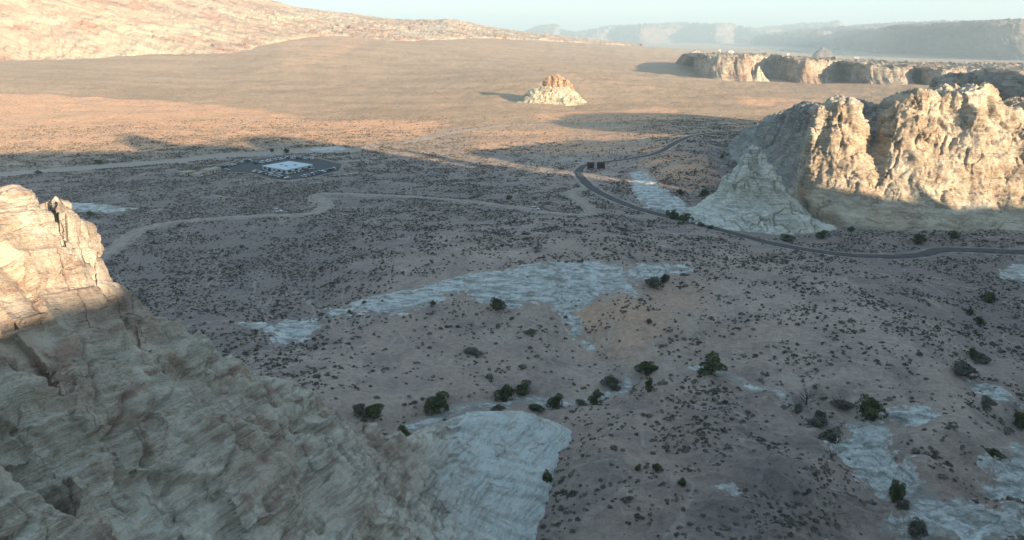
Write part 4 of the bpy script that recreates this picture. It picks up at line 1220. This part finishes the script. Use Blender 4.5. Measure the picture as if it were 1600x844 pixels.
# ------------------------------------------------------------------ visitor building and parking lot
roofm = plain('white_roofing', (0.48, 0.56, 0.62), 0.6, var=0.05, scale=.5)
wallm = plain('pale_render', (0.50, 0.50, 0.47), 0.8)
tanm = plain('tan_render', (0.42, 0.36, 0.28), 0.85)
glass = plain('dark_glass', (0.03, 0.035, 0.045), 0.15)
black = plain('black_rubber', (0.02, 0.02, 0.02), 0.8)
metal = plain('grey_metal', (0.35, 0.35, 0.36), 0.4, 0.6)
def at_z(px, py, z):
    k = (z - CAMZ) / (-F * SP + (422 - py) * CP); return np.array([(px - 800) * k, (F * CP + (422 - py) * SP) * k])
rq = [at_z(409, 259, 3.9), at_z(447, 265.5, 3.9), at_z(489, 257, 3.9), at_z(452, 251.6, 3.9)]
cen = sum(rq) / 4
b_ = empty('visitor_building', (cen[0], cen[1], LOTZ))
tag(b_, 'low pale building with broad light roof in the middle of the parking lot', 'building')
lp = [tuple(q - cen) for q in rq]
def inset(P, k): return [(x * k, y * k) for x, y in P]
def ccw(P):
    a = sum(P[i][0] * P[(i + 1) % len(P)][1] - P[(i + 1) % len(P)][0] * P[i][1] for i in range(len(P))); return P if a > 0 else P[::-1]
lp = ccw(lp)
MB().prism(inset(lp, .965), -.2, 3.1).build('wall', wallm, b_)
rf = MB().prism(lp, 3.1, 3.5).build('roof', roofm, b_)
for sxx, syy in ((-.3, .05), (.25, -.1), (.05, .22)):
    q0 = (lp[0][0] * sxx + lp[1][0] * syy, lp[0][1] * sxx + lp[1][1] * syy); MB().box(q0[0] - 1.2, q0[0] + 1.2, q0[1] - .9, q0[1] + .9, 3.5, 4.2).build('roof_unit', metal, rf)
for e in range(4):
    p0 = np.array(inset(lp, .972)[e]); p1 = np.array(inset(lp, .972)[(e + 1) % 4]); L_ = np.linalg.norm(p1 - p0); t = (p1 - p0) / L_; nn = np.array([t[1], -t[0]])
    nw = max(3, int(L_ / 6))
    for i in range(nw):
        c0 = p0 + t * (L_ * (i + .5) / nw)
        is_door = (i == nw // 2)
        hw = 1.0 if is_door else 1.5; za, zb_ = (0, 2.3) if is_door else (1.0, 2.6)
        a0 = c0 - t * hw; a1 = c0 + t * hw; off_ = nn * .08
        MB().prism(ccw([tuple(a0 - off_), tuple(a1 - off_), tuple(a1 + off_), tuple(a0 + off_)]), za, zb_).build('door' if is_door else 'window', glass, b_)

def tan_block(p0, p1, dep, h, label, name='storage_building'):
    a = gp(*p0); c = gp(*p1); t = c - a; L_ = np.linalg.norm(t); t /= L_; n = np.array([-t[1], t[0]]); m = (a + c) / 2 + n * dep / 2
    o = empty(name, (m[0], m[1], Gz(*m) - .1), math.atan2(t[1], t[0])); tag(o, label, 'building')
    MB().box(-L_ / 2, L_ / 2, -dep / 2, dep / 2, -.4, h).build('wall', tanm, o)
    MB().box(-L_ / 2 - .2, L_ / 2 + .2, -dep / 2 - .2, dep / 2 + .2, h, h + .25).build('roof', tanm, o)
    MB().box(-L_ * .1 - .6, -L_ * .1 + .6, -dep / 2 - .06, -dep / 2 + .04, 0, 2.1).build('door', plain('door_brown', (0.12, 0.08, 0.05)), o)
    for q in (-.3, .15, .32): MB().box(L_ * q - .6, L_ * q + .6, -dep / 2 - .05, -dep / 2 + .04, 1.0, 2.0).build('window', glass, o)
tan_block((288,274.5),(305,272), 6, 2.6, 'left tan utility building west of the parking lot')
tan_block((306,275.5),(322,273), 5, 1.8, 'low tan utility enclosure between the two other tan buildings')
tan_block((325,273.5),(346,270), 6, 3.0, 'right tan utility building next to the parking lot')

# cars
CARC = {'white': (.62, .63, .64), 'silver': (.38, .39, .41), 'black': (.02, .02, .023), 'grey': (.12, .125, .13), 'blue': (.05, .10, .20), 'red': (.22, .03, .02)}
CM = {}
for kx, cx_ in CARC.items():
    m, t, b = new_mat('car_paint_' + kx); b.inputs['Base Color'].default_value = (*cx_, 1); b.inputs['Roughness'].default_value = .3; b.inputs['Specular IOR Level'].default_value = .5; CM[kx] = m
def car_meshes(suv):
    body = MB(); gl = MB(); hh = 1.75 if suv else 1.45
    side = [(-2.25, .35), (2.2, .35), (2.3, .62), (2.2, .85), (1.1, 1.0), (-2.2, 1.0), (-2.3, .65)]
    def ext(mb, prof, w0, w1=None):
        n = len(prof); V_ = [(x, -w0, z) for x, z in prof] + [(x, w0, z) for x, z in prof]
        mb.add(V_, [tuple(range(n)), tuple(range(2 * n - 1, n - 1, -1))] + [(i, n + i, n + (i + 1) % n, (i + 1) % n) for i in range(n)])
    ext(body, side, .9)
    rear = -2.15 if suv else -1.75
    V_ = [(rear, -.86, 1.0), (1.15, -.86, 1.0), (1.15, .86, 1.0), (rear, .86, 1.0), (rear + .35, -.70, hh - .06), (.35, -.70, hh - .06), (.35, .70, hh - .06), (rear + .35, .70, hh - .06)]
    gl.add(V_, [(0, 1, 5, 4), (1, 2, 6, 5), (2, 3, 7, 6), (3, 0, 4, 7), (4, 5, 6, 7)])
    body.box(rear + .30, .42, -.74, .74, hh - .06, hh, .04)
    return body, gl
def mbmesh(mb, nm, mat):
    me = bpy.data.meshes.new(nm); me.from_pydata(mb.v, [], mb.f); me.materials.append(mat); me.update(); return me
wmb = MB(); wmb.tube([(0, -.12, 0), (0, .12, 0)], [.34, .34], 12); WH = mbmesh(wmb, 'wheel', black)
CAR = {}
for suv in (0, 1):
    b0, g0 = car_meshes(suv); gme = mbmesh(g0, 'windows', glass)
    for kx in CARC: CAR[(suv, kx)] = (mbmesh(b0, 'body', CM[kx]), gme)
def car(x, y, z, rz, col, suv, label, group='cars parked around the visitor building'):
    o = empty('parked_car', (x, y, z), rz); tag(o, label, 'car', group)
    bme, gme = CAR[(suv, col)]; obj('body', bme, o); obj('windows', gme, o)
    for wx in (-1.4, 1.4):
        for wy in (-.85, .85): w_ = obj('wheel', WH, o); w_.location = (wx, wy, .34)
    return o
cr_ = random.Random(3)
ORD = 'first second third fourth fifth sixth seventh eighth ninth tenth eleventh twelfth thirteenth fourteenth fifteenth sixteenth seventeenth eighteenth nineteenth twentieth twenty-first twenty-second'.split()
ROWS = [((398,269.5),(450,278.5),20,'front left row of the lot'),((474,276),(524,264.5),22,'front right row of the lot'),((412,266.5),(446,272),13,'row before the building front'),
        ((398,258.5),(440,250.8),17,'back row behind the building'),((446,249.5),(490,250.5),14,'far back row beyond the roof'),((348,265),(372,259),9,'left arm of the lot'),((376,257),(392,254.5),6,'far edge of left arm'),((456,271),(488,264),11,'row beside the right wall')]
for p0, p1, n, rl in ROWS:
    a = gp(*p0); c = gp(*p1); t = c - a; ang = math.atan2(t[1], t[0]) + math.pi / 2; cnt = 0
    for i in range(n):
        if cr_.random() < .10: continue
        q = a + t * (i + .5) / n; col_ = cr_.choice(['white', 'white', 'silver', 'black', 'black', 'grey', 'black', 'blue', 'white', 'silver']); suv = cr_.randrange(2)
        car(q[0], q[1], LOTZ + .07, ang + cr_.uniform(-.05, .05) + (math.pi if cr_.random() < .3 else 0), col_, suv, '%s %s, %s from the left in the %s' % (col_, 'sport utility car' if suv else 'saloon car', ORD[cnt], rl)); cnt += 1
for px, py, col_, lb in [(312,276,'white','white car by the left tan utility building'),(318,271.5,'blue','blue car behind the low tan enclosure'),(355,269,'silver','silver car at the near left corner of the lot')]:
    g = gp(px, py); car(g[0], g[1], Gz(*g) + .05, .3, col_, 1, lb)
for px, py, lb in [(434,331.5,'small white car on the dirt road left of its hairpin bend'),(836,328.5,'small white car on the dirt road in mid view')]:
    g = gp(px, py); car(g[0], g[1], Gz(*g) + .22, .1, 'white', 1, lb, 'cars on the dirt road')
# lamp posts by the lot
for px, py, lb in [(485,251,'left of two pale poles behind the parking lot'),(490,251,'right of two pale poles behind the parking lot')]:
    g = gp(px, py); mb = MB(); mb.tube([(0, 0, -.3), (0, 0, 6.5)], [.14, .09], 8); o = empty('lamp_post', (g[0], g[1], Gz(*g))); tag(o, lb, 'lamp post', 'pale poles behind the lot')
    mb.build('pole', wallm, o); MB().box(-.2, .8, -.15, .15, 6.4, 6.6).build('lamp_head', wallm, o)

# gatehouse where the paved road bends
rust = plain('rusted_steel', (0.085, 0.045, 0.038), 0.8, var=.2, scale=1.0)
g = gp(931, 264)
o = empty('gatehouse', (g[0], g[1], Gz(*g)), .1); tag(o, 'small rust-brown gatehouse with pale tower at the bend of the paved road', 'gatehouse')
MB().box(-6.2, -1.9, -2, 3.5, -.3, 4.4, .1).build('wing', rust, o)
MB().box(-1.7, 0.3, -2.6, -.2, -.3, 5.6).build('tower', plain('concrete', (.36, .33, .31), .85, var=.1), o)
MB().box(0.3, 6.8, -1.2, 3.2, -.3, 3.9, .1).build('wing', rust, o)
MB().box(-6.6, 7.2, -1.6, 3.9, 4.42, 4.7).build('roof', rust, o)
MB().box(-4.9, -3.6, -2.1, -1.92, 0, 2.2).build('door', black, o)
MB().box(3.0, 5.5, -1.3, -1.1, .9, 2.3).build('window', glass, o)
MB().box(-5.8, -2.4, -4.2, -2.6, -.2, .9, .05).build('planter', plain('planter_stone', (.16, .17, .17), .9), o)

# far houses and settlement
def house(px, py, d, w, h, label, col=(.42, .41, .38), hip=True):
    q = gp(px, py); kk = q[1] / d; w *= kk; h *= kk; d = q[1]; p = (q[0], q[1], float(G0(*q)))
    o = empty('far_house', (p[0], d, p[2]), random.uniform(-.4, .4)); tag(o, label, 'house', 'distant houses on the plain')
    m = plain('house_wall', col); MB().box(-w / 2, w / 2, -w / 3, w / 3, -12, h).build('wall', m, o)
    MB().add([(-w * .55, -w * .37, h), (w * .55, -w * .37, h), (w * .55, w * .37, h), (-w * .55, w * .37, h), (-w * .4, 0, h * 1.35), (w * .4, 0, h * 1.35)], [(0, 1, 5, 4), (1, 2, 5), (2, 3, 4, 5), (3, 0, 4), (3, 2, 1, 0)]).build('roof', m, o)
    MB().box(-w * .3, w * .3, -w / 3 - .3, -w / 3 + .1, h * .3, h * .65).build('window', glass, o)
house(1124, 84.5, 2900, 7, 11, 'tall narrow white far house above the left end of the long mesa', (.60, .56, .52))
house(1141, 83.5, 3000, 20, 7, 'white far house with grey annex right of the tall narrow one', (.60, .6, .6))
house(1343, 95, 2350, 26, 4, 'wide dark low building with a pale top on the mesa plateau', (.10, .10, .09))
house(1337, 91.5, 2500, 14, 4, 'small white far house just behind the dark low building')
house(1305, 93, 2450, 9, 5, 'small white far house left of the dark low building')
house(1286, 93, 2480, 8, 4, 'tiny pale far house two places left of the dark low building')
house(1231, 87, 3000, 10, 6, 'tiny pink far house above the first bay of the long mesa', (.6, .5, .45))
house(1302, 78.5, 4300, 22, 10, 'pale far house just right of the small blue hill')
house(1318, 80, 4000, 16, 8, 'pale far house second to the right of the small blue hill')
house(1190, 63, 8000, 120, 12, 'long white far roof glinting under the hazy mesas')
house(1245, 81, 4000, 60, 5, 'long low white far building on the settlement line')
house(1222, 80, 4100, 26, 7, 'short white far building left end of the settlement line')
p = Wp(1287, 80, 4600)
o = round_rock('rock_knoll', p[0], 4600, [(-30,70),(0,46),(8,32),(16,16),(21,6),(24,1)], plain('shade_tinted_rock', (0.13, 0.115, 0.11), .9, var=.3, scale=.05), 80, 40, dict(amp_flute=5, fl=50, amp_knob=2, kn=25, ledge=1, lh=10, fine=1), base=p[2], squash=(.8, .6)); tag(o, 'small blue pyramid hill near the far settlement', 'rock knoll')  # dark colour paints shade into the knoll, though the sun lights it
tr = []
cw = random.Random(9)
for i in range(70):
    px = cw.uniform(1160, 1420); py = cw.uniform(68, 82); d = 100 * F / max(6, (py - 54)) * 1.32
    tr.append((px, py, d))
mbv = []; mbf = []; off = 0
for px, py, d in tr:
    p = Wp(px, py, d); tv, tf = JM[cw.randrange(6)]; s_ = cw.uniform(8, 18)
    mbv.append(tv[:900] * np.array([s_ * 1.6, s_, s_ * .5]) + np.array([p[0], d, float(G0(p[0], d))])); mbf.append(np.arange(900).reshape(-1, 3) + off); off += 900
tag(obj('far_woodland', np_mesh('far_woodland', np.concatenate(mbv), np.concatenate(mbf), jun_mat, False)), 'dark scatter of trees around the far settlement', kind='stuff')

# talus boulders at the right cliff foot
cb = random.Random(21)
for i in range(110):
    px = cb.uniform(1505, 1615); py = 372 - (px - 1505) * .55 + cb.uniform(-6, 14) if i % 2 else cb.uniform(320, 384)
    if py > 388: continue
    d = 395 + (372 - py) * .42
    p = Wp(px, py, d)
    o = obj('boulder', bms[i % 4]); o.location = (p[0], p[1], p[2]); k_ = cb.uniform(.5, 1.9) ** 1.3; o.scale = (k_, k_, k_ * .8); o.rotation_euler = (cb.uniform(-.3, .3), cb.uniform(-.3, .3), cb.uniform(0, 6))
    tag(o, ('large' if k_ > 1.5 else 'middling' if k_ > .9 else 'small') + ' brown boulder in the rockfall at the right foot of the bright cliff', 'boulder', 'boulders of the rockfall at the right')

# ------------------------------------------------------------------ haze
hb = MB(); hb.box(-46000, 46000, -46000, 46000, -140, 720)
hm = bpy.data.materials.new('haze_air'); hm.use_nodes = True
t = hm.node_tree
for n in list(t.nodes): t.nodes.remove(n)
ho = t.nodes.new('ShaderNodeOutputMaterial'); pv = t.nodes.new('ShaderNodeVolumePrincipled')
pv.inputs['Color'].default_value = (0.55, 0.74, 0.86, 1); pv.inputs['Density'].default_value = HAZE_DENSITY; pv.inputs['Anisotropy'].default_value = 0.0
t.links.new(pv.outputs[0], ho.inputs['Volume'])
haze = tag(hb.build('haze', hm), kind='stuff')
print('GROUND Z', V[:, 2].min(), V[:, 2].max(), 'verts', len(V))
